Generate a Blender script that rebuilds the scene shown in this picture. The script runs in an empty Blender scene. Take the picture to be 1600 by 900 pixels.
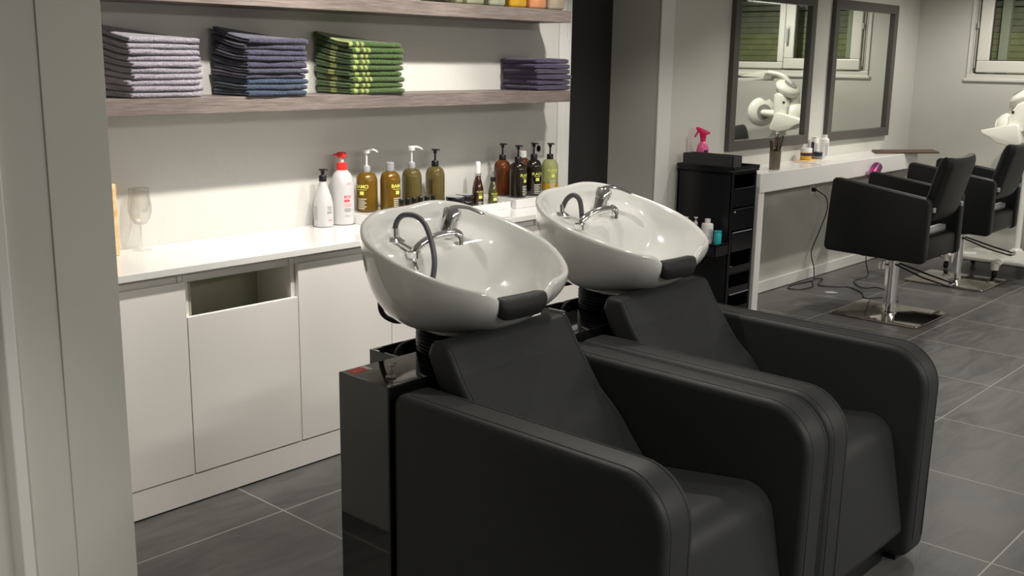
import bpy, bmesh, math, random
from mathutils import Vector, Matrix, noise
S = bpy.context.scene
C = S.collection
PI = math.pi
# ------------------------------------------------------------------ camera, light, exposure
cd = bpy.data.cameras.new('camera'); cam = bpy.data.objects.new('camera', cd); C.objects.link(cam)
S.camera = cam
cd.sensor_width = 36.0; cd.lens = 1651.5 / 1600 * 36.0; cd.clip_start = 0.02
_p, _y, _r = 0.21472058, 0.731113332, 0.0149639926
F = Vector((math.cos(_y)*math.cos(_p), math.sin(_y)*math.cos(_p), -math.sin(_p)))
R0 = Vector((math.sin(_y), -math.cos(_y), 0)); U0 = R0.cross(F)
Rr = R0*math.cos(_r) + U0*math.sin(_r); Uu = U0*math.cos(_r) - R0*math.sin(_r)
cam.matrix_world = Matrix(((Rr.x, Uu.x, -F.x, 0), (Rr.y, Uu.y, -F.y, 0), (Rr.z, Uu.z, -F.z, 1.63), (0, 0, 0, 1)))
w = bpy.data.worlds.new('world'); S.world = w; w.use_nodes = True
w.node_tree.nodes['Background'].inputs[0].default_value = (0.02, 0.022, 0.03, 1)
w.node_tree.nodes['Background'].inputs[1].default_value = 1.0
S.view_settings.view_transform = 'Standard'
try: S.view_settings.look = 'None'
except Exception: pass
S.view_settings.exposure = 0.0; S.view_settings.gamma = 1.0
S.view_settings.use_curve_mapping = False
CEIL = 2.62
def spot(x, y, e, half, blend=.35, col=(1, .95, .87), r=.03, tx=0, ty=0):
    l = bpy.data.lights.new('ceiling_spot', 'SPOT'); l.energy = e; l.spot_size = 2*math.radians(half)
    l.spot_blend = blend; l.color = col; l.shadow_soft_size = r
    o = bpy.data.objects.new('ceiling_spot', l); C.objects.link(o); o.location = (x, y, CEIL-.04)
    d = Vector((tx, ty, -1)); o.rotation_euler = d.to_track_quat('-Z', 'Y').to_euler(); return o
def fill_panel(x, y, e, sx=1.5, sy=.5, col=(1, .965, .90)):  # soft area light added out of view as fill for the vertical faces
    l = bpy.data.lights.new('added_fill_panel', 'AREA'); l.shape = 'RECTANGLE'; l.size = sx; l.size_y = sy; l.energy = e; l.color = col
    o = bpy.data.objects.new('added_fill_panel', l); C.objects.link(o); o.location = (x, y, CEIL-.03); return o
spot(2.55, 2.53, 42, 66)
spot(3.92, 2.53, 44, 66)
spot(2.10, 2.56, 105, 34, .5, ty=.80)
spot(2.95, 2.56, 90, 34, .5, ty=.80)
spot(3.90, 2.56, 50, 36, .5, ty=.80)
spot(5.60, 2.75, 20, 46, .7)
spot(3.25, 1.75, 17, 62, .4)
spot(6.30, 2.57, 36, 58, .5)
spot(7.60, 2.38, 92, 52, .5)
spot(8.30, 2.50, 75, 75, .6)
spot(5.20, .60, 10, 60, .6)
spot(7.60, .60, 10, 60, .6)
spot(.20, 1.70, 120, 41, .6)
fill_panel(1.9, -1.6, 95)
fill_panel(4.4, -2.4, 88)
fill_panel(7.4, -2.0, 60)
# ------------------------------------------------------------------ materials
def mat(name, col=(.8, .8, .8), rough=.5, metal=0, coat=0, bump=None, noisec=None, trans=0, ior=1.45, spec=.5, emis=None, sheen=0):
    m = bpy.data.materials.new(name); m.use_nodes = True; nt = m.node_tree; b = nt.nodes['Principled BSDF']
    b.inputs['Base Color'].default_value = (*col, 1); b.inputs['Roughness'].default_value = rough
    b.inputs['Metallic'].default_value = metal; b.inputs['Coat Weight'].default_value = coat
    b.inputs['Coat Roughness'].default_value = .04
    b.inputs['Transmission Weight'].default_value = trans; b.inputs['IOR'].default_value = ior
    b.inputs['Specular IOR Level'].default_value = spec
    b.inputs['Sheen Weight'].default_value = sheen
    tc = nt.nodes.new('ShaderNodeTexCoord')
    if bump:
        kind, scale, strength, dist = bump
        t = nt.nodes.new('ShaderNodeTexVoronoi' if kind == 'v' else 'ShaderNodeTexNoise')
        t.inputs['Scale'].default_value = scale
        if kind == 'n': t.inputs['Detail'].default_value = 4
        nt.links.new(tc.outputs['Object'], t.inputs['Vector'])
        bn = nt.nodes.new('ShaderNodeBump'); bn.inputs['Strength'].default_value = strength; bn.inputs['Distance'].default_value = dist
        nt.links.new(t.outputs[0], bn.inputs['Height']); nt.links.new(bn.outputs[0], b.inputs['Normal'])
    if noisec:
        col2, scale = noisec
        t = nt.nodes.new('ShaderNodeTexNoise'); t.inputs['Scale'].default_value = scale; t.inputs['Detail'].default_value = 5
        nt.links.new(tc.outputs['Object'], t.inputs['Vector'])
        mx = nt.nodes.new('ShaderNodeMix'); mx.data_type = 'RGBA'
        rp = nt.nodes.new('ShaderNodeMapRange'); rp.inputs['From Min'].default_value = .38; rp.inputs['From Max'].default_value = .62
        nt.links.new(t.outputs[0], rp.inputs[0]); nt.links.new(rp.outputs[0], mx.inputs[0])
        mx.inputs[6].default_value = (*col, 1); mx.inputs[7].default_value = (*col2, 1)
        nt.links.new(mx.outputs[2], b.inputs['Base Color'])
    return m
M = {}
M['wall'] = mat('painted_plaster', (.62, .61, .575), .62, bump=('n', 55, .25, .004))
M['wallr'] = mat('smooth_paint', (.60, .595, .545), .6, bump=('n', 60, .08, .002))
M['ceiling'] = mat('ceiling_paint', (.72, .72, .70), .8, bump=('n', 40, .1, .002))
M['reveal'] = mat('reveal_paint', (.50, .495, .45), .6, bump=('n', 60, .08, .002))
M['trim'] = mat('trim_paint', (.74, .73, .70), .45, bump=('n', 30, .03, .001))
M['door'] = mat('dark_door_laminate', (.018, .018, .018), .55, bump=('n', 90, .08, .001))
M['cab'] = mat('white_laminate', (.86, .825, .79), .5, bump=('n', 300, .04, .0005))
M['cab_in'] = mat('chute_liner', (.42, .43, .33), .6, bump=('n', 80, .05, .001))
M['counter'] = mat('white_gloss_top', (.80, .79, .77), .16, coat=.5, bump=('n', 8, .01, .001))
M['desk'] = mat('white_gloss_laminate', (.78, .765, .745), .22, coat=.4, bump=('n', 8, .01, .001))
M['ceramic'] = mat('glazed_ceramic', (.77, .77, .735), .12, coat=1.0, bump=('n', 6, .012, .002))
M['leather'] = mat('grey_black_leatherette', (.028, .029, .030), .48, bump=('v', 420, .22, .0012), spec=.30)
M['leather2'] = mat('black_leatherette', (.0065, .007, .0078), .42, bump=('v', 520, .18, .001), spec=.45)
M['stitch'] = mat('thread', (.045, .046, .047), .6, bump=('n', 600, .3, .001))
M['padrub'] = mat('soft_black_pad', (.016, .016, .017), .5, bump=('v', 380, .5, .002))
M['gloss'] = mat('black_high_gloss', (.006, .006, .006), .06, coat=1.0, bump=('n', 5, .008, .001))
M['blackp'] = mat('black_plastic', (.006, .006, .008), .3, bump=('n', 70, .05, .001))
M['rubber'] = mat('black_rubber', (.008, .009, .016), .32, bump=('n', 70, .05, .001))
M['chrome'] = mat('chrome', (.90, .90, .91), .09, 1, bump=('n', 10, .006, .001))
M['steel'] = mat('polished_steel', (.50, .47, .43), .09, 1, bump=('n', 14, .01, .001))
M['hose'] = mat('grey_braided_hose', (.10, .10, .105), .35, .5, bump=('v', 900, .5, .001))
M['frame'] = mat('dark_mirror_frame', (.085, .078, .072), .4, bump=('n', 90, .08, .001))
M['mirror'] = mat('silver_mirror', (.86, .90, .85), .0, 1, bump=None)
M['white_pl'] = mat('white_plastic', (.80, .79, .77), .3, coat=.2, bump=('n', 50, .02, .001))
M['cream_pl'] = mat('cream_plastic', (.78, .775, .70), .28, coat=.2, bump=('n', 50, .02, .001))
M['grey_pl'] = mat('grey_plastic', (.27, .28, .26), .4, bump=('v', 300, .5, .002))
M['red'] = mat('red_plastic', (.75, .035, .03), .3, bump=('n', 50, .02, .001))
M['redink'] = mat('red_ink', (.68, .08, .09), .5, bump=('n', 400, .1, .0005))
M['pinkink'] = mat('pink_ink', (.80, .35, .36), .5, bump=('n', 400, .1, .0005))
M['ink'] = mat('grey_ink', (.22, .22, .23), .5, bump=('n', 400, .1, .0005))
M['yink'] = mat('lime_ink', (.72, .74, .16), .5, bump=('n', 400, .1, .0005))
M['wink'] = mat('pale_ink', (.62, .62, .50), .5, bump=('n', 400, .1, .0005))
M['silver_cap'] = mat('grey_ribbed_cap', (.35, .36, .38), .4, bump=('n', 200, .1, .001))
M['amber'] = mat('amber_bottle', (.25, .135, .012), .12, coat=.5, trans=.55, ior=1.35, noisec=((.15, .085, .010), 9))
M['amber2'] = mat('orange_brown_bottle', (.16, .045, .012), .1, coat=.6, trans=.35, ior=1.35, noisec=((.04, .014, .008), 8))
M['dark'] = mat('dark_brown_bottle', (.018, .012, .007), .1, coat=.7, trans=.2, ior=1.35, noisec=((.012, .008, .007), 8))
M['olive'] = mat('olive_bottle', (.18, .14, .045), .12, coat=.5, trans=.5, ior=1.35, noisec=((.12, .09, .032), 9))
M['pale'] = mat('pale_green_bottle', (.52, .55, .24), .1, coat=.5, trans=.55, ior=1.35, noisec=((.44, .46, .18), 9))
M['gold'] = mat('golden_liquid', (.46, .29, .03), .2, noisec=((.34, .2, .02), 12))
M['serum'] = mat('dark_red_bottle', (.055, .016, .010), .12, coat=.6, trans=.2, noisec=((.02, .008, .006), 10))
M['serum2'] = mat('dark_green_bottle', (.10, .10, .03), .12, coat=.6, trans=.3, noisec=((.05, .05, .02), 10))
M['pink'] = mat('hot_pink_plastic', (.72, .02, .12), .3, bump=('n', 50, .02, .001))
M['pink2'] = mat('translucent_pink', (.75, .12, .30), .25, bump=('n', 50, .02, .001))
M['magenta'] = mat('magenta_dryer', (.33, .012, .14), .3, coat=.3, bump=('n', 50, .02, .001))
M['teal'] = mat('teal_plastic', (.03, .42, .46), .25, bump=('n', 50, .02, .001))
M['felt'] = mat('grey_felt', (.045, .046, .048), .9, bump=('n', 900, .4, .001))
M['brownwood'] = mat('brown_comb_wood', (.075, .045, .028), .5, bump=('n', 60, .15, .001))
M['taupe'] = mat('smoked_plastic', (.15, .125, .095), .2, coat=.4, bump=('n', 40, .03, .001))
M['yellow'] = mat('yellow_jar', (.70, .42, .05), .35, bump=('n', 40, .03, .001))
M['purple'] = mat('dark_purple_label', (.05, .02, .07), .4, bump=('n', 40, .03, .001))
M['navyjar'] = mat('dark_blue_jar', (.02, .03, .045), .25, bump=('n', 40, .03, .001))
M['paper'] = mat('magazine_paper', (.66, .63, .58), .4, bump=('n', 40, .03, .001))
M['kraft'] = mat('orange_print', (.72, .42, .16), .6, noisec=((.80, .60, .36), 40))
M['alu'] = mat('brushed_aluminium', (.62, .63, .65), .35, .6, bump=('n', 120, .05, .001))
M['cord'] = mat('black_cord', (.012, .012, .012), .45, bump=('n', 200, .05, .001))
M['pvc'] = mat('window_pvc', (.70, .69, .63), .35, bump=('n', 40, .02, .001))
M['seal'] = mat('dark_gasket', (.03, .032, .028), .5, bump=('n', 40, .02, .001))

M['bwhite'] = mat('milky_bottle_plastic', (.52, .515, .52), .3, coat=.2, bump=('n', 50, .02, .001))
def thin_glass(name, tint=(1, 1, 1), base=.06, edge=.55):
    m = bpy.data.materials.new(name); m.use_nodes = True; nt = m.node_tree; nt.nodes.clear()
    o = nt.nodes.new('ShaderNodeOutputMaterial'); mx = nt.nodes.new('ShaderNodeMixShader')
    t = nt.nodes.new('ShaderNodeBsdfTransparent'); t.inputs[0].default_value = (*tint, 1)
    g = nt.nodes.new('ShaderNodeBsdfGlossy'); g.inputs['Roughness'].default_value = .02
    lw = nt.nodes.new('ShaderNodeLayerWeight'); lw.inputs['Blend'].default_value = .35
    mr = nt.nodes.new('ShaderNodeMapRange'); mr.inputs['To Min'].default_value = base; mr.inputs['To Max'].default_value = edge
    nt.links.new(lw.outputs['Facing'], mr.inputs[0]); nt.links.new(mr.outputs[0], mx.inputs[0])
    nt.links.new(t.outputs[0], mx.inputs[1]); nt.links.new(g.outputs[0], mx.inputs[2]); nt.links.new(mx.outputs[0], o.inputs[0])
    return m
M['pane'] = thin_glass('window_glass', (.92, .95, .90), .05, .4)
M['wine'] = thin_glass('drinking_glass', (.955, .95, .94), .03, .45)
M['clear'] = thin_glass('clear_plastic', (.80, .80, .78), .15, .6)

def towel_mat(name, c1, c2, stripe=None):
    m = mat(name, c1, .95, sheen=.3, spec=.1); nt = m.node_tree; b = nt.nodes['Principled BSDF']
    tc = nt.nodes.new('ShaderNodeTexCoord')
    n = nt.nodes.new('ShaderNodeTexNoise'); n.inputs['Scale'].default_value = 160; n.inputs['Detail'].default_value = 3
    nt.links.new(tc.outputs['Object'], n.inputs['Vector'])
    mr = nt.nodes.new('ShaderNodeMapRange'); mr.inputs['From Min'].default_value = .35; mr.inputs['From Max'].default_value = .65
    nt.links.new(n.outputs[0], mr.inputs[0])
    mx = nt.nodes.new('ShaderNodeMix'); mx.data_type = 'RGBA'; mx.inputs[6].default_value = (*c1, 1); mx.inputs[7].default_value = (*c2, 1)
    nt.links.new(mr.outputs[0], mx.inputs[0]); out = mx.outputs[2]
    if stripe:
        sx = nt.nodes.new('ShaderNodeSeparateXYZ'); nt.links.new(tc.outputs['Object'], sx.inputs[0])
        oi = nt.nodes.new('ShaderNodeObjectInfo')
        a = nt.nodes.new('ShaderNodeMath'); a.operation = 'MULTIPLY_ADD'; a.inputs[1].default_value = .036
        rc = nt.nodes.new('ShaderNodeMath'); rc.operation = 'SUBTRACT'; rc.inputs[1].default_value = .5; nt.links.new(oi.outputs['Random'], rc.inputs[0])
        nt.links.new(rc.outputs[0], a.inputs[0]); nt.links.new(sx.outputs[0], a.inputs[2])
        d = nt.nodes.new('ShaderNodeMath'); d.operation = 'MULTIPLY_ADD'; d.inputs[1].default_value = 1/.30; d.inputs[2].default_value = .5
        nt.links.new(a.outputs[0], d.inputs[0])
        cr = nt.nodes.new('ShaderNodeValToRGB'); cr.color_ramp.interpolation = 'CONSTANT'
        e = cr.color_ramp.elements; e[0].position = 0; e[0].color = (0, 0, 0, 1); e[1].position = .085; e[1].color = (1, 1, 1, 1)
        for p_, v in ((.15, 0), (.215, 1), (.265, 0), (.30, 1), (.345, 0)):
            q = e.new(p_); q.color = (v, v, v, 1)
        nt.links.new(d.outputs[0], cr.inputs[0])
        mx2 = nt.nodes.new('ShaderNodeMix'); mx2.data_type = 'RGBA'; mx2.inputs[7].default_value = (*stripe, 1)
        ys = nt.nodes.new('ShaderNodeMapRange'); ys.inputs['From Min'].default_value = -.02; ys.inputs['From Max'].default_value = .02
        nt.links.new(sx.outputs[1], ys.inputs[0])
        yc = nt.nodes.new('ShaderNodeValToRGB'); yc.color_ramp.interpolation = 'CONSTANT'; ye = yc.color_ramp.elements
        ye[0].position = 0; ye[0].color = (0, 0, 0, 1); ye[1].position = .02; ye[1].color = (1, 1, 1, 1); q = ye.new(.98); q.color = (0, 0, 0, 1)
        nt.links.new(ys.outputs[0], yc.inputs[0])
        lt = nt.nodes.new('ShaderNodeMath'); lt.operation = 'LESS_THAN'; lt.inputs[1].default_value = .07; nt.links.new(d.outputs[0], lt.inputs[0])
        ml = nt.nodes.new('ShaderNodeMath'); ml.operation = 'MULTIPLY'; nt.links.new(lt.outputs[0], ml.inputs[0]); nt.links.new(yc.outputs[0], ml.inputs[1])
        ad = nt.nodes.new('ShaderNodeMath'); ad.operation = 'MAXIMUM'; nt.links.new(ml.outputs[0], ad.inputs[0]); nt.links.new(cr.outputs[0], ad.inputs[1])
        nt.links.new(ad.outputs[0], mx2.inputs[0]); nt.links.new(out, mx2.inputs[6]); out = mx2.outputs[2]
    nt.links.new(out, b.inputs['Base Color'])
    bn = nt.nodes.new('ShaderNodeBump'); bn.inputs['Strength'].default_value = 1.0; bn.inputs['Distance'].default_value = .005
    nt.links.new(n.outputs[0], bn.inputs['Height']); nt.links.new(bn.outputs[0], b.inputs['Normal'])
    return m
M['t_lilac'] = towel_mat('lilac_grey_terry', (.225, .20, .25), (.37, .345, .39))
M['t_navy'] = towel_mat('navy_terry', (.034, .033, .060), (.062, .059, .095))
M['t_blue'] = towel_mat('blue_terry', (.024, .040, .070), (.048, .068, .108))
M['t_green'] = towel_mat('green_terry', (.035, .075, .018), (.085, .14, .040), (.33, .37, .11))
M['t_plum'] = towel_mat('plum_terry', (.048, .036, .080), (.085, .066, .12))

def wood():
    m = mat('grey_brown_oak', (.2, .16, .15), .5); nt = m.node_tree; b = nt.nodes['Principled BSDF']
    tc = nt.nodes.new('ShaderNodeTexCoord'); mp = nt.nodes.new('ShaderNodeMapping'); mp.inputs['Scale'].default_value = (3, 60, 70)
    n = nt.nodes.new('ShaderNodeTexNoise'); n.inputs['Scale'].default_value = 2.2; n.inputs['Detail'].default_value = 8; n.inputs['Roughness'].default_value = .65
    nt.links.new(tc.outputs['Object'], mp.inputs[0]); nt.links.new(mp.outputs[0], n.inputs['Vector'])
    cr = nt.nodes.new('ShaderNodeValToRGB'); e = cr.color_ramp.elements
    e[0].position = .32; e[0].color = (.105, .083, .074, 1); e[1].position = .68; e[1].color = (.26, .215, .195, 1)
    nt.links.new(n.outputs[0], cr.inputs[0]); nt.links.new(cr.outputs[0], b.inputs['Base Color'])
    bn = nt.nodes.new('ShaderNodeBump'); bn.inputs['Strength'].default_value = .3; bn.inputs['Distance'].default_value = .001
    nt.links.new(n.outputs[0], bn.inputs['Height']); nt.links.new(bn.outputs[0], b.inputs['Normal']); return m
M['wood'] = wood()

def slate():
    m = mat('slate_tiles', (.1, .1, .1), .4); nt = m.node_tree; b = nt.nodes['Principled BSDF']; L = nt.links.new
    tc = nt.nodes.new('ShaderNodeTexCoord'); sp = nt.nodes.new('ShaderNodeSeparateXYZ'); L(tc.outputs['Object'], sp.inputs[0])
    def mth(op, a, bb=None, c=None):
        n = nt.nodes.new('ShaderNodeMath'); n.operation = op
        for i, v in enumerate((a, bb, c)):
            if v is None: continue
            if isinstance(v, (int, float)): n.inputs[i].default_value = v
            else: L(v, n.inputs[i])
        return n.outputs[0]
    def line(ax, off, size):
        q = mth('DIVIDE', mth('SUBTRACT', ax, off), size); fr = mth('FRACT', mth('ADD', q, 100.5))
        return mth('LESS_THAN', mth('ABSOLUTE', mth('SUBTRACT', fr, .5)), .0026/size), mth('FLOOR', q)
    lx, ix = line(sp.outputs[0], 2.130, .690); ly, iy = line(sp.outputs[1], .976, .680)
    g = mth('MAXIMUM', lx, ly)
    cmb = nt.nodes.new('ShaderNodeCombineXYZ'); L(ix, cmb.inputs[0]); L(iy, cmb.inputs[1])
    wn = nt.nodes.new('ShaderNodeTexWhiteNoise'); L(cmb.outputs[0], wn.inputs['Vector'])
    va = nt.nodes.new('ShaderNodeVectorMath'); va.operation = 'MULTIPLY_ADD'; L(wn.outputs['Color'], va.inputs[0])
    va.inputs[1].default_value = (9, 9, 9); L(tc.outputs['Object'], va.inputs[2])
    mp = nt.nodes.new('ShaderNodeMapping'); mp.inputs['Scale'].default_value = (1.6, 6, 1); mp.inputs['Rotation'].default_value = (0, 0, .55); L(va.outputs[0], mp.inputs[0])
    n1 = nt.nodes.new('ShaderNodeTexNoise'); n1.inputs['Scale'].default_value = 1.6; n1.inputs['Detail'].default_value = 9; n1.inputs['Distortion'].default_value = 1.2; n1.inputs['Roughness'].default_value = .6
    L(mp.outputs[0], n1.inputs['Vector'])
    n2 = nt.nodes.new('ShaderNodeTexNoise'); n2.inputs['Scale'].default_value = 1.7; n2.inputs['Detail'].default_value = 2; L(va.outputs[0], n2.inputs['Vector'])
    cr = nt.nodes.new('ShaderNodeValToRGB'); e = cr.color_ramp.elements
    e[0].position = .33; e[0].color = (.052, .057, .059, 1); e[1].position = .66; e[1].color = (.112, .114, .110, 1)
    L(n1.outputs[0], cr.inputs[0])
    mx = nt.nodes.new('ShaderNodeMix'); mx.data_type = 'RGBA'; L(mth('MULTIPLY', n2.outputs[0], .30), mx.inputs[0]); L(cr.outputs[0], mx.inputs[6]); mx.inputs[7].default_value = (.16, .135, .115, 1)
    mg = nt.nodes.new('ShaderNodeMix'); mg.data_type = 'RGBA'; L(g, mg.inputs[0]); L(mx.outputs[2], mg.inputs[6]); mg.inputs[7].default_value = (.36, .34, .30, 1)
    L(mg.outputs[2], b.inputs['Base Color'])
    L(mth('MULTIPLY_ADD', n1.outputs[0], .22, .27), b.inputs['Roughness'])
    bn = nt.nodes.new('ShaderNodeBump'); bn.inputs['Strength'].default_value = .35; bn.inputs['Distance'].default_value = .004
    L(mth('SUBTRACT', n1.outputs[0], mth('MULTIPLY', g, .35)), bn.inputs['Height']); L(bn.outputs[0], b.inputs['Normal']); return m
M['slate'] = slate()

def shutter():
    m = mat('shutter_slats', (.2, .2, .17), .6); nt = m.node_tree; b = nt.nodes['Principled BSDF']; L = nt.links.new
    tc = nt.nodes.new('ShaderNodeTexCoord'); n = nt.nodes.new('ShaderNodeTexNoise'); n.inputs['Scale'].default_value = 7; L(tc.outputs['Object'], n.inputs['Vector'])
    cr = nt.nodes.new('ShaderNodeValToRGB'); e = cr.color_ramp.elements
    e[0].position = .35; e[0].color = (.22, .215, .18, 1); e[1].position = .65; e[1].color = (.32, .31, .26, 1)
    L(n.outputs[0], cr.inputs[0]); L(cr.outputs[0], b.inputs['Base Color']); return m
M['shutter'] = shutter()
M['stucco'] = mat('olive_shutter_slats', (.33, .32, .19), .7, noisec=((.27, .265, .165), 9))
# ------------------------------------------------------------------ mesh helpers
class MB:
    def __init__(s): s.bm = bmesh.new()
    def box(s, x0, x1, y0, y1, z0, z1, bev=0, seg=2, rot=None, piv=None):
        t = bmesh.new(); bmesh.ops.create_cube(t, size=1)
        for v in t.verts: v.co = Vector(((x0+x1)/2 + v.co.x*(x1-x0), (y0+y1)/2 + v.co.y*(y1-y0), (z0+z1)/2 + v.co.z*(z1-z0)))
        if bev: bmesh.ops.bevel(t, geom=list(t.edges), offset=bev, segments=seg, profile=.5, affect='EDGES')
        if rot is not None:
            pv = Vector(piv) if piv else Vector(((x0+x1)/2, (y0+y1)/2, (z0+z1)/2))
            bmesh.ops.rotate(t, verts=list(t.verts), cent=pv, matrix=rot)
        return s._add(t)
    def _add(s, t, mtx=None):
        if mtx is not None: bmesh.ops.transform(t, matrix=mtx, verts=list(t.verts))
        me = bpy.data.meshes.new('_t'); t.to_mesh(me); t.free(); s.bm.from_mesh(me); bpy.data.meshes.remove(me); return s
    def lathe(s, prof, x=0, y=0, z=0, n=32, mtx=None, cap=True):
        t = bmesh.new(); rings = []
        for r, h in prof:
            rings.append([t.verts.new((max(r, 1e-4)*math.cos(2*PI*i/n), max(r, 1e-4)*math.sin(2*PI*i/n), h)) for i in range(n)])
        for a, b in zip(rings[:-1], rings[1:]):
            for i in range(n): t.faces.new((a[i], a[(i+1) % n], b[(i+1) % n], b[i]))
        if cap: t.faces.new(rings[0][::-1]); t.faces.new(rings[-1])
        return s._add(t, Matrix.Translation((x, y, z)) @ (mtx if mtx is not None else Matrix.Identity(4)))
    def tube(s, pts, r, n=10, smooth=True, flat=None):
        P = [Vector(p) for p in pts]
        if smooth and len(P) > 2: P = spline(P)
        rr = r if callable(r) else (lambda q: r)
        rings = []; N = len(P); up = None
        for i, p in enumerate(P):
            d = (P[min(i+1, N-1)] - P[max(i-1, 0)]).normalized()
            if up is None:
                up = Vector((0, 0, 1)) if abs(d.z) < .9 else Vector((1, 0, 0))
            sdv = d.cross(up).normalized(); up = sdv.cross(d).normalized(); q = rr(i/(N-1))
            fx, fy = (flat if flat else (1, 1))
            rings.append([s.bm.verts.new(p + sdv*q*fx*math.cos(2*PI*k/n) + up*q*fy*math.sin(2*PI*k/n)) for k in range(n)])
        for a, b in zip(rings[:-1], rings[1:]):
            for k in range(n): s.bm.faces.new((a[k], a[(k+1) % n], b[(k+1) % n], b[k]))
        s.bm.faces.new(rings[0][::-1]); s.bm.faces.new(rings[-1]); return s
    def prism(s, poly, axis, a, b, bev=0, seg=3):
        # poly: list of 2D; axis 'x': (y,z) polygon extruded x from a to b; 'y': (x,z); 'z': (x,y)
        t = bmesh.new()
        def mk(u, v, w_): return {'x': (w_, u, v), 'y': (u, w_, v), 'z': (u, v, w_)}[axis]
        A = [t.verts.new(mk(u, v, a)) for u, v in poly]; B = [t.verts.new(mk(u, v, b)) for u, v in poly]
        n = len(poly); f1 = t.faces.new(A); f2 = t.faces.new(B[::-1])
        for i in range(n): t.faces.new((A[i], B[i], B[(i+1) % n], A[(i+1) % n]))
        bmesh.ops.recalc_face_normals(t, faces=list(t.faces))
        if bev:
            es = [e for e in f1.edges] + [e for e in f2.edges]
            bmesh.ops.bevel(t, geom=es, offset=bev, segments=seg, profile=.5, affect='EDGES', clamp_overlap=True)
        return s._add(t)
    def build(s, name, m, parent=None, smooth=True, sub=0, off=(0, 0, 0), angle=35):
        bmesh.ops.recalc_face_normals(s.bm, faces=list(s.bm.faces))
        me = bpy.data.meshes.new(name); s.bm.to_mesh(me); s.bm.free(); me.materials.append(m)
        if smooth:
            me.shade_smooth()
            try: me.set_sharp_from_angle(angle=math.radians(angle))
            except Exception: pass
        o = bpy.data.objects.new(name, me); C.objects.link(o)
        if parent: o.parent = parent
        if sub: md = o.modifiers.new('sub', 'SUBSURF'); md.levels = sub; md.render_levels = sub
        return o
def spline(P, k=6):
    out = []
    for i in range(len(P)-1):
        p0 = P[max(i-1, 0)]; p1 = P[i]; p2 = P[i+1]; p3 = P[min(i+2, len(P)-1)]
        for j in range(k):
            t = j/k
            out.append(.5*((2*p1) + (-p0+p2)*t + (2*p0-5*p1+4*p2-p3)*t*t + (-p0+3*p1-3*p2+p3)*t**3))
    out.append(P[-1]); return out
def rpoly(pts, rad, k=6):
    # rounded polygon, rad per corner
    out = []; n = len(pts)
    for i in range(n):
        p = Vector(pts[i]); a = Vector(pts[i-1]); b = Vector(pts[(i+1) % n]); r = rad[i] if isinstance(rad, (list, tuple)) else rad
        if r <= 0: out.append(tuple(p)); continue
        u = (a-p).normalized(); v = (b-p).normalized(); ang = u.angle(v); d = r/math.tan(ang/2)
        c = p + (u+v).normalized()*(r/math.sin(ang/2))
        s0 = p+u*d-c; s1 = p+v*d-c; a0 = math.atan2(s0.y, s0.x); a1 = math.atan2(s1.y, s1.x)
        da = (a1-a0+PI) % (2*PI) - PI
        for j in range(k+1): out.append((c.x+r*math.cos(a0+da*j/k), c.y+r*math.sin(a0+da*j/k)))
    return out
def tag(o, label, cat, group=None):
    o['label'] = label; o['category'] = cat
    if group: o['group'] = group
    return o
def thing(name, label, cat, loc=(0, 0, 0), group=None, rz=0):
    o = bpy.data.objects.new(name, None); C.objects.link(o); o.location = loc; o.rotation_euler = (0, 0, rz)
    o.empty_display_size = .05; return tag(o, label, cat, group)
def struct(name, mb, m, parent=None, smooth=False):
    o = mb.build(name, m, parent, smooth)
    o['kind'] = 'structure'; return o
def text_on(parent, name, s, size, r, phi, z, m, off=.0007, squash=1.0):
    """lettering wrapped round a cylinder of radius r, centred at angle phi"""
    cu = bpy.data.curves.new(name, 'FONT'); cu.body = s; cu.size = size; cu.align_x = 'CENTER'; cu.offset = size*.02
    ob = bpy.data.objects.new(name, cu); me = bpy.data.meshes.new_from_object(ob); bpy.data.objects.remove(ob); bpy.data.curves.remove(cu)
    for v in me.vertices:
        a = phi + v.co.x*squash/r; v.co = Vector(((r+off)*math.cos(a), (r+off)*math.sin(a), z+v.co.y))
    me.materials.clear(); me.materials.append(m); o = bpy.data.objects.new(name, me); C.objects.link(o); o.parent = parent; return o
def bars(mb, r, phi, z, wd, h, off=.0007):
    n = 5; a0 = phi-wd/2/r; lo = []; hi = []
    for i in range(n+1):
        a = a0+wd/r*i/n; lo.append(mb.bm.verts.new(((r+off)*math.cos(a), (r+off)*math.sin(a), z))); hi.append(mb.bm.verts.new(((r+off)*math.cos(a), (r+off)*math.sin(a), z+h)))
    for i in range(n): mb.bm.faces.new((lo[i], lo[i+1], hi[i+1], hi[i]))
# ------------------------------------------------------------------ room shell
BW = 3.72   # back wall plane
MW = 3.638  # mirror wall plane
RX = 9.19   # window wall plane
struct('floor', MB().box(-1.6, RX, -5.0, 4.1, -.06, 0), M['slate'])
struct('ceiling', MB().box(-1.6, RX+.3, -5.0, 4.2, CEIL, CEIL+.08), M['ceiling'])
struct('wall_back', MB().box(-1.6, 4.572, BW, BW+.12, 0, CEIL), M['wall'])
struct('wall_mirror', MB().box(5.33, RX+.3, MW, MW+.5, 0, CEIL), M['wallr'])
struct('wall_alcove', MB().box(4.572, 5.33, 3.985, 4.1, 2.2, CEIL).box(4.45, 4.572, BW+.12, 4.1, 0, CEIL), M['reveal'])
d = MB().box(4.572, 5.33, 3.99, 4.03, .005, 2.2, .002)
dd = struct('door_1', d, M['door'])
o = struct('door_handle', MB().box(4.70, 4.78, 3.955, 3.968, 1.05, 1.065, .004).box(4.70, 4.712, 3.965, 3.99, 1.05, 1.065), M['alu'], dd)
struct('wall_front', MB().box(-1.6, RX+.3, -5.1, -5.0, 0, CEIL), M['wallr'])
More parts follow.
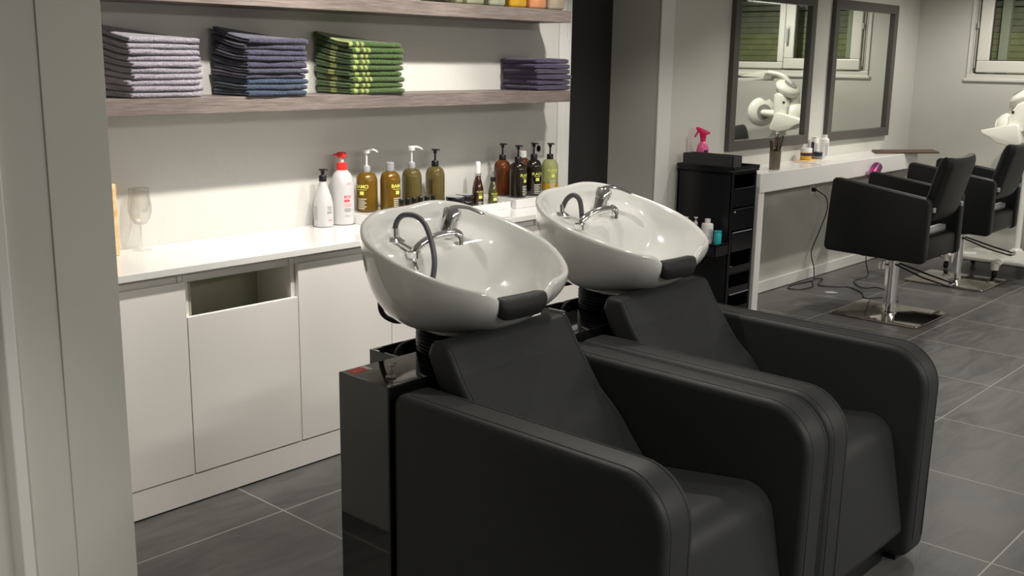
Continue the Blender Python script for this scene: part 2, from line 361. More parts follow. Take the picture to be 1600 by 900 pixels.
struct('wall_left', MB().box(-1.7, -1.6, -5.1, 4.2, 0, CEIL), mat('low_bounce_dark', (.16, .158, .15), .7, bump=('n', 60, .08, .002)))  # unseen wall, coloured dark to cut bounce light onto the chair sides
# trims
struct('trim_1', MB().box(4.49, 4.574, BW-.014, BW+.0, .0, CEIL, .003).box(4.545, 4.578, BW-.022, BW, 0, CEIL, .004), M['trim'])
struct('trim_2', MB().box(5.322, 5.47, MW-.006, MW, .08, CEIL, .002).box(5.322, 5.345, MW-.012, MW, .08, CEIL, .003), M['trim'])
struct('baseboard_mirror', MB().box(5.34, RX-.012, MW-.014, MW, .004, .085, .003), M['trim'])
struct('baseboard_right', MB().box(RX-.014, RX, -5.0, MW-.014, .004, .085, .003), M['trim'])
# partition in the left foreground: panelled end of a white built-in
PY = 2.60
struct('wall_partition', MB().box(1.055, 1.336, PY, BW, 0, CEIL, .002), M['wallr'])
struct('trim_3', MB().box(1.172, 1.336, PY-.006, PY, 0, CEIL, .0015), M['wallr'])
struct('trim_4', MB().box(1.028, 1.058, PY-.012, PY+.3, 0, CEIL, .004), M['trim'])
struct('wall_niche', MB().box(-1.6, 1.03, PY+.05, PY+.17, 0, CEIL), M['wallr'])
# window wall with two-sash window
WY0, WY1, WZ0, WZ1 = 1.50, 3.19, 1.525, 2.45
struct('wall_right', MB().box(RX, RX+.25, -5.0, WY0, 0, CEIL).box(RX, RX+.25, WY1, MW, 0, CEIL).box(RX, RX+.25, WY0, WY1, 0, WZ0).box(RX, RX+.25, WY0, WY1, WZ1, CEIL), M['wallr'])
fr = MB()
def ringbox(mb, x0, x1, y0, y1, z0, z1, t, bev=.004):
    mb.box(x0, x1, y0, y1, z0, z0+t, bev); mb.box(x0, x1, y0, y1, z1-t, z1, bev)
    mb.box(x0, x1, y0, y0+t, z0+t, z1-t, bev); mb.box(x0, x1, y1-t, y1, z0+t, z1-t, bev)
ringbox(fr, RX-.012, RX+.07, WY0, WY1+.012, WZ0-.012, WZ1, .045)
fr.box(RX-.018, RX+.0, WY0, WY1+.03, WZ0-.032, WZ0-.008, .004)
win = struct('window_1', fr, M['pvc'])
for k, (a, b) in enumerate(((1.545, 2.375), (2.38, 3.125))):
    sh = MB(); ringbox(sh, RX-.028, RX+.04, a, b, WZ0+.04, WZ1-.045, .095 if k else .06, .008)
    so = struct('sash', sh, M['pvc'], win)
    t = .095 if k else .06
    g = MB(); ringbox(g, RX-.004, RX+.008, a+t, b-t, WZ0+.04+t-.0, WZ1-.045-t, .008, 0); struct('gasket', g, M['seal'], so)
    struct('pane', MB().box(RX+.012, RX+.016, a+t, b-t, WZ0+.04+t, WZ1-.045-t), M['pane'], so)
struct('window_handle', MB().box(RX-.034, RX-.026, 2.405, 2.435, 1.86, 1.95, .003).box(RX-.062, RX-.03, 2.413, 2.427, 1.92, 1.934, .003).box(RX-.066, RX-.050, 2.408, 2.432, 1.80, 1.937, .006), M['alu'], win)
struct('window_hinge', MB().lathe([(.008, 0), (.008, .045)], RX-.03, 3.137, 1.925, 12).box(RX-.03, RX-.012, 3.128, 3.15, 1.918, 1.93, .002), M['alu'], win)
struct('guide_rail', MB().box(RX-.016, RX-.004, 3.140, 3.147, 1.60, 2.4).box(RX-.016, RX-.004, 3.16, 3.168, 1.57, 2.4), M['reveal'], win)
struct('window_sill', MB().box(RX-.035, RX+.0, WY0-.05, WY1-.9, WZ0-.034, WZ0-.006, .006), M['pvc'], win)
sl = MB(); s2 = MB()
z = WZ0-.05; i = 0
while z < WZ1+.05:
    tgt = sl if z > 1.86 else s2
    gap = .002 if z < 2.02 else .011
    tgt.box(RX+.150, RX+.160, WY0-.02, WY1+.05, z, z+.052-gap, .003, 1); z += .052
struct('shutter', sl, M['shutter'], win); struct('shutter_lower', s2, M['stucco'], win)
struct('shutter_rail', MB().box(RX+.10, RX+.17, 2.93, 3.0, WZ0-.02, WZ1).box(RX+.10, RX+.17, 2.30, 2.345, WZ0-.02, WZ1), M['reveal'], win)
struct('shutter_back', MB().box(RX+.17, RX+.25, WY0-.02, WY1+.03, WZ0-.03, WZ1), M['seal'], win)
# ------------------------------------------------------------------ storage counter
CF = 3.30
seams = [1.45, 1.949, 2.433, 2.915, 3.40, 3.885, 4.40]
names = ['hidden partly by the white partition', 'with the open slot above its door', 'left of the shampoo basins, nearest to them', 'behind the front shampoo basin', 'behind the gap between the two basins', 'under the bottles at the right end']
for i in range(6):
    a, b = seams[i]+.001, seams[i+1]-.001
    lab = ['white base cabinet half hidden by the left partition', 'white base cabinet with an open slot above its lower door', 'white base cabinet to the right of the open-slot cabinet',
           'white base cabinet behind the front shampoo basin', 'white base cabinet seen between the two shampoo basins', 'white base cabinet at the right end under the brown bottles'][i]
    t = thing('base_cabinet', lab, 'cabinet', ((a+b)/2, CF, 0), 'base cabinets under the counter')
    hw = (b-a)/2
    body = MB().box(-hw, hw, .02, BW-CF-.002, .005, .11).box(-hw, -hw+.018, .02, BW-CF-.002, .11, .872).box(hw-.018, hw, .02, BW-CF-.002, .11, .872)
    body.box(-hw+.018, hw-.018, .26, .28, .11, .872).box(-hw+.018, hw-.018, .02, .28, .11, .128)
    if i != 1: body.box(-hw+.018, hw-.018, .02, .26, .80, .818)
    else: body.box(-hw+.018, hw-.018, .042, .26, .828, .872)
    body.build('carcass', M['cab'], t, smooth=False)
    if i == 1: MB().box(-hw+.019, hw-.019, .245, .259, .13, .827).box(-hw+.019, hw-.034, .03, .245, .60, .61).box(-hw+.019, -hw+.03, .022, .245, .13, .827).build('chute_liner', M['cab_in'], t, smooth=False)
    MB().box(-hw+.0185, hw-.0185, .030, .040, .829, .872).build('fascia_rail', M['cab'], t, smooth=False)
    top = .707 if i == 1 else .836
    MB().box(-hw+.001, hw-.001, 0, .018, .1155, top, .0015).build('door', M['cab'], t, smooth=False)
tag(MB().box(1.451, 4.399, CF+.002, CF+.018, .006, .112, .001).build('plinth_board', M['cab'], smooth=False), 'long white plinth board along the foot of the base cabinets', 'plinth')
tag(MB().box(1.38, 4.43, 3.272, BW-.001, .873, .899, .002).build('countertop', M['counter'], smooth=False), 'long white glossy worktop on the base cabinets under the shelves', 'countertop')
# shelves
sl_ = MB().box(1.36, 4.293, 3.47, BW-.001, 1.412, 1.470, .0015).build('wall_shelf', M['wood'], smooth=False)
tag(sl_, 'lower grey-brown oak wall shelf carrying the folded towels', 'shelf', 'floating oak shelves')
su_ = MB().box(1.36, 4.288, 3.47, BW-.001, 1.805, 1.864, .0015).build('wall_shelf', M['wood'], smooth=False)
tag(su_, 'upper grey-brown oak wall shelf carrying the coloured square bottles', 'shelf', 'floating oak shelves')
# ------------------------------------------------------------------ towels
def towel_mesh(wx, dy, h, seed, turned=False, layers=2, zrel=0, rise=0):
    random.seed(seed); NX, NY, NZ = 26, 18, 8
    if turned: wx, dy = dy, wx
    bm = bmesh.new(); V = {}
    def pos(i, j, k):
        a = 2*i/NX-1; b = 2*j/NY-1; c = 2*k/NZ-1
        a = math.copysign(abs(a)**.8, a); b = math.copysign(abs(b)**.8, b)
        rnd = 1-math.sqrt(max(0, 1-c*c*.97))
        x = a*wx/2; y = b*dy/2; zz = (c+1)/2*h
        y -= math.copysign(abs(b)**7, b)*rnd*h*.62
        gro = .5-.5*math.cos(2*PI*(c+1)/2*layers); yy0 = y
        x -= math.copysign(abs(a)**9, a)*(rnd*h*.45 + (1-gro)*.0055 - .002)
        q = Vector((x*9+seed*7.3, y*9, zz*4))
        nz = noise.noise(q)
        zz += nz*.0022*(1 if k not in (0,) else .2)
        y += noise.noise(q+Vector((31, 5, 2)))*.006*abs(b)**3; x += noise.noise(q+Vector((3, 55, 2)))*.006*abs(a)**3
        tb = max(0, min(1, (y/dy+.5))); wl = 1-.75*max(0, min(1, (x/wx+.5)))
        zz += (zrel+zz)*rise*wl*tb**1.6
        q2 = Vector((x*60+seed, y*60, zz*90)); zz += noise.noise(q2)*.0009; y += noise.noise(q2+Vector((9, 9, 9)))*.0016*abs(b)**3
        return Vector((-y, x, zz)) if turned else Vector((x, y, zz))
    def g(i, j, k):
        if (i, j, k) not in V: V[(i, j, k)] = bm.verts.new(pos(i, j, k))
        return V[(i, j, k)]
    for i in range(NX):
        for j in range(NY):
            bm.faces.new((g(i, j, NZ), g(i+1, j, NZ), g(i+1, j+1, NZ), g(i, j+1, NZ))); bm.faces.new((g(i, j, 0), g(i, j+1, 0), g(i+1, j+1, 0), g(i+1, j, 0)))
        for k in range(NZ):
            bm.faces.new((g(i, 0, k), g(i+1, 0, k), g(i+1, 0, k+1), g(i, 0, k+1))); bm.faces.new((g(i, NY, k), g(i, NY, k+1), g(i+1, NY, k+1), g(i+1, NY, k)))
    for j in range(NY):
        for k in range(NZ):
            bm.faces.new((g(0, j, k), g(0, j, k+1), g(0, j+1, k+1), g(0, j+1, k))); bm.faces.new((g(NX, j, k), g(NX, j+1, k), g(NX, j+1, k+1), g(NX, j, k+1)))
    me = bpy.data.meshes.new('folded_towel'); bmesh.ops.recalc_face_normals(bm, faces=list(bm.faces)); bm.to_mesh(me); bm.free(); me.shade_smooth(); return me
ORD = ['lowest', 'second from the bottom', 'third from the bottom', 'fourth from the bottom', 'fifth from the bottom', 'sixth from the bottom', 'seventh from the bottom', 'eighth from the bottom', 'ninth from the bottom', 'topmost']
def stack(x0, x1, yf, dep, z0, ztop, n, mats, colours, where, seed, turned=False, hs=None, layers=2, rise=.22):
    random.seed(seed*11); h = (ztop-z0)/n; z = z0+.0012
    hts = hs or [h]*n
    for i in range(n):
        hh = hts[i]
        me = towel_mesh(x1-x0, dep, hh-.0012, seed*100+i, turned, layers, z-z0, rise); me.materials.append(mats[i])
        o = bpy.data.objects.new('folded_towel', me); C.objects.link(o)
        jx = random.uniform(-.006, .006); jy = random.uniform(-.008, .006)
        o.location = ((x0+x1)/2+jx, yf+dep/2+jy, z); o.rotation_euler = (0, 0, random.uniform(-.03, .03)); z += hh
        od = 'topmost' if i == n-1 else ORD[i]
        tag(o, '%s folded towel, %s of the %s' % (colours[i], od, where), 'towel', 'towels of the '+where)
stack(1.885, 2.165, 3.48, .225, 1.470, 1.682, 10, [M['t_lilac']]*10, ['lilac-grey']*10, 'leftmost lilac stack', 1)
stack(2.350, 2.630, 3.462, .235, 1.470, 1.692, 10, [M['t_blue']]*3+[M['t_navy']]*7, ['dusty blue']*3+['dark navy']*7, 'navy stack', 2, hs=[.022, .022, .021, .019, .020, .027, .020, .022, .023, .023])
stack(2.850, 3.140, 3.462, .235, 1.470, 1.684, 9, [M['t_green']]*9, ['green yellow-banded']*9, 'green stack', 3)
stack(4.035, 4.300, 3.478, .225, 1.470, 1.628, 6, [M['t_plum']]*6, ['dark plum']*6, 'short plum stack', 4, turned=True, layers=2, rise=0)
# ------------------------------------------------------------------ bottles
def rot_y(a): return Matrix.Rotation(a, 4, 'Y')
def pump(parent, z0, neck, m_col, m_stem, m_head, stem_h, big=False, ang=-.9, open_=True):
    """pump dispenser standing on a bottle whose neck ends at z0"""
    MB().lathe([(neck, 0), (neck, .022), (neck*.85, .026), (.006, .0265)], 0, 0, z0, 24).build('pump_collar', m_col, parent)
    MB().lathe([(.0065, .02), (.0065, .028), (.0045, .03), (.0045, stem_h)], 0, 0, z0, 14).build('pump_stem', m_stem, parent)
    h = MB(); L = .042 if big else .034
    if big:
        h.lathe([(.0145, 0), (.0155, .004), (.0155, .016), (.012, .020), (.002, .021)], 0, 0, z0+stem_h-.004, 20)
        dx, dy = math.cos(ang), math.sin(ang)
        h.tube([(0, 0, z0+stem_h+.011), (dx*.025, dy*.025, z0+stem_h+.012), (dx*L, dy*L, z0+stem_h+.006), (dx*(L+.008), dy*(L+.008), z0+stem_h-.001)], lambda q: .006-.003*q, 8)
    else:
        h.lathe([(.008, -.012), (.009, 0), (.0135, .004), (.014, .006), (.010, .0085), (.002, .009)], 0, 0, z0+stem_h, 18)
        dx, dy = math.cos(ang), math.sin(ang)
        h.tube([(-dx*.016, -dy*.016, z0+stem_h+.0055), (dx*.012, dy*.012, z0+stem_h+.0055), (dx*.022, dy*.022, z0+stem_h+.003)], .0042, 8)
    h.build('pump_head', m_head, parent)
def boston(name, label, loc, r, bh, m, group, neck=.016):
    t = thing(name, label, 'bottle', loc, group)
    prof = [(r*.9, 0), (r, .006), (r, bh-.045), (r*.985, bh-.034), (r*.92, bh-.022), (r*.80, bh-.011), (r*.62, bh-.003), (r*.42, bh), (neck, bh+.002), (neck*.95, bh+.012)]
    MB().lathe(prof, n=40).build('bottle_body', m, t); return t
CA = math.atan2(-1, -1)   # roughly towards the camera
def flat_label(t, r, phi, zt, word, col=None, sz=.021, wd=.045):
    text_on(t, 'brand_lettering', word, sz, r, phi, zt, M['yink'])
    b = MB(); bars(b, r, phi, zt-.008, wd, .0022); bars(b, r, phi, zt-.030, .020, .016); b.build('label_mark', M['yink'], t, smooth=False)
    c = MB()
    for k in range(6): bars(c, r, phi+(-.08 if k % 2 else 0), zt-.050-k*.0085, wd*(.95 if k % 2 == 0 else .75), .0035)
    c.build('fine_print', M['wink'], t, smooth=False)
G1 = 'products on the worktop'
# white pump bottle
t = thing('pump_bottle', 'white tapered bottle with small black pump, leftmost on the worktop', 'bottle', (2.841, 3.655, .9), G1)
MB().lathe([(.038, 0), (.043, .005), (.043, .075), (.041, .105), (.034, .135), (.024, .165), (.0165, .185), (.0150, .197)], n=40).build('bottle_body', M['bwhite'], t)
c = MB()
for k in range(8): bars(c, .0432, CA-.75, .088-k*.0078, .022, .0022)
c.build('fine_print', M['ink'], t, smooth=False); c = MB()
for k in range(4): bars(c, .0432, CA+.78, .088-k*.0078, .020, .002)
c.build('fine_print', M['ink'], t, smooth=False)
text_on(t, 'label_lettering', 'DAILY', .009, .0433, CA+.78, .060, M['ink'])
b = MB(); bars(b, .0433, CA+.82, .030, .018, .003); b.build('red_print', M['redink'], t, smooth=False)
pump(t, .196, .0165, M['blackp'], M['blackp'], M['blackp'], .044, ang=-.5)
# red pump bottle
t = thing('pump_bottle', 'tall white bottle with red collar and red pump', 'bottle', (2.947, 3.655, .9), G1)
MB().lathe([(.046, 0), (.052, .005), (.052, .165), (.0505, .185), (.045, .207), (.036, .224), (.024, .236), (.020, .240)], n=40).build('bottle_body', M['bwhite'], t)
MB().lathe([(.0225, 0), (.0225, .030), (.018, .033), (.012, .034)], 0, 0, .238, 24).build('red_collar', M['red'], t)
MB().lathe([(.009, 0), (.009, .02), (.011, .022)], 0, 0, .271, 14).build('pump_stem', M['white_pl'], t)
MB().lathe([(.010, 0), (.021, .006), (.0215, .022), (.019, .026), (.004, .027)], 0, 0, .289, 24).tube([(0, 0, .304), (-.020, .016, .304), (-.026, .021, .300)], .0055, 8).build('pump_head', M['red'], t)
ph = CA+.55
for k, (s, zz) in enumerate((('HAIR', .126), ('REPAIR', .104))):
    pass
b = MB(); bars(b, .0523, ph, .120, .030, .010); bars(b, .0523, ph-.05, .103, .026, .010); b.build('red_print', M['redink'], t, smooth=False)
b = MB(); bars(b, .0523, ph, .083, .032, .013); b.build('pink_print', M['pinkink'], t, smooth=False)
text_on(t, 'label_lettering', '4 0 7', .010, .0523, ph+.2, .178, M['redink'])
text_on(t, 'band_lettering', 'HAIR', .008, .0524, ph, .122, M['white_pl'], off=.0011)
b = MB()
for k in range(3): bars(b, .0523, ph, .072-k*.006, .030, .002)
bars(b, .0523, ph, .040, .020, .002); b.build('fine_print', M['ink'], t, smooth=False)
# white risers and tray
def riser(x0, x1, y0, y1, h, label, rim=False):
    b = MB()
    if not rim: b.box(x0, x1, y0, y1, .8995, .9+h, .002)
    else:
        b.box(x0, x1, y0, y1, .8995, .906, .001); t_ = .006
        b.box(x0, x1, y0, y0+t_, .906, .9+h, .001).box(x0, x1, y1-t_, y1, .906, .9+h, .001).box(x0, x0+t_, y0, y1, .906, .9+h, .001).box(x1-t_, x1, y0, y1, .906, .9+h, .001)
    o = b.build('display_riser' if not rim else 'display_tray', M['counter'], smooth=False)
    return tag(o, label, 'display stand' if not rim else 'tray', 'white product stands on the worktop')
riser(2.985, 3.54, 3.515, 3.705, .044, 'white riser under the row of four amber and olive bottles')
riser(3.552, 3.862, 3.475, 3.71, .036, 'low white tray holding black jars and two spray bottles', True)
riser(3.874, 4.40, 3.450, 3.71, .044, 'white riser at the right end of the worktop under the brown bottles')
Z = .945
G2 = 'large round-shouldered pump bottles'
t = boston('pump_bottle', 'amber bottle with white pump, first of the amber row', (3.075, 3.640, Z), .048, .176, M['amber'], G2)
pump(t, .178, .0165, M['silver_cap'], M['white_pl'], M['white_pl'], .086, True, -.7)
flat_label(t, .048, CA-.42, .108, 'BAMO', sz=.022)
t = boston('capped_bottle', 'amber bottle with grey screw cap and no pump', (3.165, 3.585, Z), .046, .178, M['amber'], G2)
MB().lathe([(.0185, 0), (.0185, .036), (.016, .039), (.002, .0395)], 0, 0, .180, 24).build('screw_cap', M['silver_cap'], t)
flat_label(t, .046, CA+.85, .108, 'BAMO', sz=.022)
t = boston('pump_bottle', 'olive bottle with white pump beside the capped amber bottle', (3.310, 3.600, Z), .046, .180, M['olive'], G2)
pump(t, .182, .0165, M['silver_cap'], M['white_pl'], M['white_pl'], .084, True, -.7)
t = boston('pump_bottle', 'olive bottle with black pump, last of the left row', (3.490, 3.632, Z), .046, .174, M['olive'], G2)
pump(t, .176, .017, M['blackp'], M['blackp'], M['blackp'], .072, ang=-.6)
b = MB()
for k in range(7): bars(b, .0462, CA-.5, .11-k*.010, .022, .005)
b.build('fine_print', M['serum'], t, smooth=False)
RB = [((3.955, 3.625, Z), .044, .177, 'amber2', 'orange-brown bottle with black pump, left of the right-hand group', None, 'cap'),
      ((3.958, 3.522, Z), .045, .174, 'dark', 'very dark brown bottle with black pump at the front of its riser', (.9, 'FLACO'), 'cap'),
      ((4.076, 3.520, Z), .042, .181, 'dark', 'dark brown bottle with black pump beside the pale green bottle', (.45, 'FLACO'), 'cap'),
      ((4.275, 3.580, Z), .0445, .166, 'pale', 'pale green bottle with golden liquid and black pump', (.35, 'FLACO'), 'cap')]
for loc, r, bh, m_, lab, lb, _ in RB:
    t = boston('pump_bottle', lab, loc, r, bh, M[m_], 'brown and green pump bottles at the right end')
    pump(t, bh+.001, .0175, M['blackp'], M['blackp'], M['blackp'], .074, ang=-.6)
    if lb: flat_label(t, r, CA+lb[0], .105, lb[1], sz=.019, wd=.036)
    if m_ == 'pale': MB().lathe([(r+.0005, .004), (r+.0005, .045)], n=40, cap=False).build('golden_liquid', M['gold'], t)
t = boston('capped_bottle', 'amber bottle with white cap behind the dark brown bottles', (4.145, 3.655, Z), .042, .176, M['amber2'], 'brown and green pump bottles at the right end')
MB().lathe([(.0185, 0), (.0185, .030), (.016, .033), (.002, .0335)], 0, 0, .178, 24).build('screw_cap', M['white_pl'], t)
# spray bottles in the tray
def spray(loc, r, bh, m_, lab, capm, caph, capr, word, collar):
    t = thing('spray_bottle', lab, 'bottle', loc, 'small spray bottles in the white tray')
    MB().lathe([(r*.92, 0), (r, .004), (r, bh*.52), (r*.93, bh*.62), (r*.74, bh*.78), (r*.52, bh*.93), (r*.47, bh)], n=32).build('bottle_body', m_, t)
    MB().lathe([(r*.56, 0), (r*.56, .018)], 0, 0, bh-.004, 24).build('collar', collar, t)
    MB().lathe([(capr, 0), (capr, caph*.9), (capr*.8, caph), (.001, caph)], 0, 0, bh+.012, 20).build('cap', capm, t)
    flat_label(t, r, CA+.5, bh*.45, word, sz=.012, wd=.024)
spray((3.792, 3.640, .906), .0285, .146, M['serum'], 'dark red spray bottle with tall white cap', M['white_pl'], .060, .013, 'FLACO', M['clear'])
spray((3.833, 3.575, .906), .0235, .128, M['serum2'], 'dark green bottle with clear cap in the low tray', M['clear'], .030, .012, 'FLACO', M['blackp'])
# black jars
for k, (x, y, zz, lab) in enumerate(((3.625, 3.640, .906, 'black tub with pale lid edge, lower one in front'), (3.625, 3.640, .937, 'black tub with grey lid stacked on top in front'), (3.712, 3.60, .906, 'black tub in the tray nearest the dark red spray bottle'))):
    pass
jars = [((3.613, 3.620, .906), .047, .030, 'black tub at the bottom of the front pair in the white tray'),
        ((3.613, 3.620, .937), .047, .030, 'black tub on top of the front pair in the white tray'),
        ((3.712, 3.650, .906), .045, .030, 'black tub at the bottom of the rear pair in the white tray'),
        ((3.712, 3.650, .937), .045, .030, 'black tub on top of the rear pair in the white tray')]
for loc, r, h, lab in jars:
    t = thing('product_tub', lab, 'jar', loc, 'stacked black tubs')
    MB().lathe([(r*.93, 0), (r*.95, h*.5), (r*.95, h*.55)], n=32).build('tub', M['blackp'], t)
    MB().lathe([(r, h*.5), (r, h*.92), (r*.97, h), (.001, h)], n=32).build('lid', M['gloss'], t)
    MB().lathe([(r*.88, h), (r*.88, h+.0006), (.001, h+.0006)], n=32).build('lid_disc', M['silver_cap'], t)
VO = ['leftmost', 'second from the left', 'third from the left', 'fourth from the left', 'fifth from the left', 'rightmost']
for k in range(6):
    t = thing('vial', 'small black-capped vial in front of the amber bottles, %s of six' % VO[k], 'vial', (3.185+k*.040, 3.536, Z), 'black-capped vials')
    MB().lathe([(.011, 0), (.0125, .002), (.0125, .032), (.008, .036)], n=18).build('vial_body', M['serum'], t)
    MB().lathe([(.0115, 0), (.0118, .020), (.010, .0225), (.001, .0228)], 0, 0, .033, 18).build('cap', M['blackp'], t)
# carton, glass, socket
t = thing('printed_carton', 'orange patterned carton standing beside the left partition', 'box', (1.77, 3.655, .9))
MB().box(-.085, .106, -.04, .04, 0, .262, .002).build('carton_box', M['kraft'], t, smooth=False)
b = MB()
for k in range(5): b.tube([(.02, -.0405, .03+k*.05), (.045, -.041, .05+k*.045), (.06, -.0405, .03+k*.05), (.085, -.0405, .045+k*.045)], .0009, 6)
b.build('printed_scroll', M['brownwood'], t)
t = thing('wine_glass', 'empty stemmed wine glass on the worktop near the wall', 'glass', (1.985, 3.655, .9))
MB().lathe([(.036, 0), (.036, .0015), (.010, .004), (.0045, .010), (.0035, .03), (.0035, .085), (.006, .094), (.022, .102), (.036, .122), (.0425, .148), (.042, .175), (.036, .232), (.0352, .232), (.0412, .175), (.0415, .148), (.035, .123), (.021, .104), (.003, .098)], n=48, cap=False).build('glass_body', M['wine'], t)
MB().lathe([(.0362, .2305), (.0366, .232), (.0355, .2335), (.035, .232)], n=48, cap=False).build('glass_lip', M['clear'], t)
t = thing('wall_socket', 'white wall socket above the right end of the worktop', 'socket', (4.33, BW, 1.155))
MB().box(-.040, .040, -.010, 0, -.040, .040, .004).build('socket_plate', M['white_pl'], t)
MB().lathe([(.02, 0), (.02, .004), (.017, .004), (.017, -.0)], n=24, mtx=Matrix.Translation((0, -.010, 0)) @ Matrix.Rotation(PI/2, 4, 'X')).build('socket_insert', M['trim'], t)
# square bottles on the upper shelf
SQ = [(3.437, .055, (.07, .06, .03), 'dark olive square bottle, leftmost on the upper shelf'), (3.507, .055, (.42, .44, .26), 'narrow pale green square bottle on the upper shelf'),
      (3.610, .125, (.50, .53, .36), 'wide pale green square bottle on the upper shelf'), (3.757, .122, (.52, .55, .42), 'milky green square bottle left of the yellow one'),
      (3.905, .130, (.78, .45, .03), 'yellow square bottle on the upper shelf'), (4.050, .130, (.82, .36, .16), 'orange square bottle on the upper shelf'), (4.192, .126, (.48, .40, .30), 'clear beige square bottle, rightmost on the upper shelf')]
for k, (x, w_, c, lab) in enumerate(SQ):
    t = thing('square_bottle', lab, 'bottle', (x, 3.53, 1.8645), 'square bottles on the upper shelf')
    m_ = mat('coloured_liquid_%d' % k, c, .15, coat=.6, trans=.3, noisec=(tuple(v*.75 for v in c), 14))
    hw = w_/2-.003
    MB().box(-hw, hw, -.045, .045, 0, .15, .014, 3).build('bottle_body', m_, t)
    MB().lathe([(.016, 0), (.016, .02)], 0, 0, .148, 20).build('neck', m_, t)
    MB().lathe([(.02, 0), (.02, .03), (.018, .032), (.001, .032)], 0, 0, .165, 20).build('cap', M['blackp'], t)
# ------------------------------------------------------------------ backwash units
RIM = [(-.26, 2.396), (-.205, 2.447), (-.12, 2.49), (-.02, 2.502), (.09, 2.497), (.175, 2.478), (.265, 2.41), (.310, 2.305), (.322, 2.185), (.290, 2.085), (.220, 1.99), (.137, 1.946), (0, 1.930), (-.137, 1.937), (-.200, 1.955), (-.255, 2.015), (-.293, 2.090), (-.318, 2.175), (-.320, 2.255), (-.303, 2.33)]
def rimz(x, y): return 1.0+.30*(y-1.97)
def backwash(cx, label, hose):
    t = thing('backwash_unit', label, 'shampoo chair', (cx, 0, 0), 'salon backwash units')
    # ---- chair
    prof = rpoly([(2.055, .02), (2.055, .742), (1.165, .735), (1.172, .02)], [.03, .035, .135, .05], 10)
    for s in (-1, 1):
        a, b = (-.398, -.275) if s < 0 else (.275, .398)
        ar = MB().prism(prof, 'x', a, b, .022, 4).build('armrest', M['leather'], t)
        cyl = rpoly([(2.035, .045), (2.035, .7425), (1.165, .7355), (1.170, .045)], [.03, .035, .135, .05], 10)
        for xx in (a+.024, b-.024):
            pts = [(xx, y, z_+.0) for y, z_ in cyl[8:36]]
            MB().tube(pts, .0016, 5, smooth=False).build('stitching', M['stitch'], ar)
        for fy in (1.22, 1.93): MB().box(a+.02, b-.02, fy, fy+.08, .0, .0215).build('foot', M['blackp'], t)
    seatp = rpoly([(1.95, .10), (1.95, .36), (1.69, .455), (1.27, .512), (1.192, .10)], [.01, .05, .06, .085, .03], 8)
    MB().prism(seatp, 'x', -.272, .272, .018, 3).build('seat', M['leather'], t)
    MB().box(-.26, .26, 1.25, 1.93, .0, .10, .004).build('seat_plinth', M['blackp'], t)
    bp = rpoly([(2.060, .822), (2.045, .862), (1.985, .862), (1.935, .780), (1.845, .66), (1.775, .60), (1.655, .455), (1.78, .40), (1.93, .55), (2.01, .72)], [.02, .02, .03, .12, .10, .12, .02, .02, .08, .08], 6)
    bk = MB().prism(bp, 'x', -.268, .268, .024, 4).build('backrest', M['leather'], t)
    for xx in (-.247, .247):
        MB().tube([(xx, y, z_) for y, z_ in bp[9:38]], .0022, 6, smooth=False).build('stitching', M['stitch'], bk)
    # ---- pedestal
    pd = MB().box(-.405, .395, 2.062, 2.272, .0, .757, .003).build('pedestal', M['gloss'], t, smooth=False)
    hb = MB()
    hb.box(-.19, .19, 2.273, 2.39, 0, .70, .002).box(-.19, -.178, 2.273, 2.39, .70, .757, .001).box(.178, .19, 2.273, 2.39, .70, .757, .001).box(-.178, .178, 2.378, 2.39, .70, .757, .001)
    hb.build('pipe_housing', M['gloss'], t, smooth=False)
    MB().tube([(-.15, 2.33, .715), (-.10, 2.345, .752), (-.03, 2.34, .76), (.05, 2.33, .74)], .012, 10).build('waste_pipe', M['blackp'], t)
    # bellows
    bp_ = []; z0 = .752
    for k in range(9):
        zz = z0+k*.0115; bp_ += [(.122, zz), (.127, zz+.004), (.122, zz+.008), (.117, zz+.0100)]
    bp_ += [(.113, .862)]
    tilt = Matrix.Translation((.02, 2.225, 0)) 
    MB().lathe(bp_, n=48, mtx=tilt).build('bellows', M['rubber'], t)
    # ---- basin
    N = 96; P = [Vector((x, y, 0)) for x, y in RIM]; n0 = len(P); crv = []
    for i in range(n0):
        p0, p1, p2, p3 = P[i-1], P[i], P[(i+1) % n0], P[(i+2) % n0]
        for j in range(8):
            u = j/8; crv.append(.5*((2*p1)+(-p0+p2)*u+(2*p0-5*p1+4*p2-p3)*u*u+(-p0+3*p1-3*p2+p3)*u**3))
    crv = crv[::-1] if False else crv
    BX = .045; cen = Vector((0, 2.20, 0))
    base = Vector((-.02, 2.215, .838))
    rings = []
    def sst(a, b, v): v = max(0, min(1, (v-a)/(b-a))); return v*v*(3-2*v)
    def rimpt(q):
        z_ = rimz(q.x, q.y)
        # raised shoulder at the far right rear, shallow saddle at the neck
        z_ += .012*sst(2.38, 2.47, q.y)*sst(.0, .12, q.x)
        z_ -= .030*sst(1.99, 1.935, q.y)*sst(.15, .085, abs(q.x+.042))
        return Vector((q.x, q.y, z_))
    rim = [rimpt(q) for q in crv]; n = len(rim)
    # outer shell
    K = 16
    for k in range(K+1):
        u = k/K; ring = []
        for q in rim:
            fr_ = sst(2.25, 1.96, q.y)          # 1 at neck side
            e1 = .62+.34*fr_; e2 = 1.55-.45*fr_
            dirv = Vector((q.x, q.y, 0))-Vector((base.x, base.y, 0)); L_ = dirv.length; dirv.normalize()
            r0 = .118; rad = r0+(L_-r0)*(math.sin(u*PI/2)**(e1*1.15))
            hz = (1-math.cos(u*PI/2))**(.5*e2+.15) if u > 0 else 0
            zb = base.z+.012*(dirv.y)
            ring.append(Vector((base.x, base.y, 0))+dirv*rad+Vector((0, 0, zb+(q.z-.012-zb)*hz)))
        rings.append(ring)
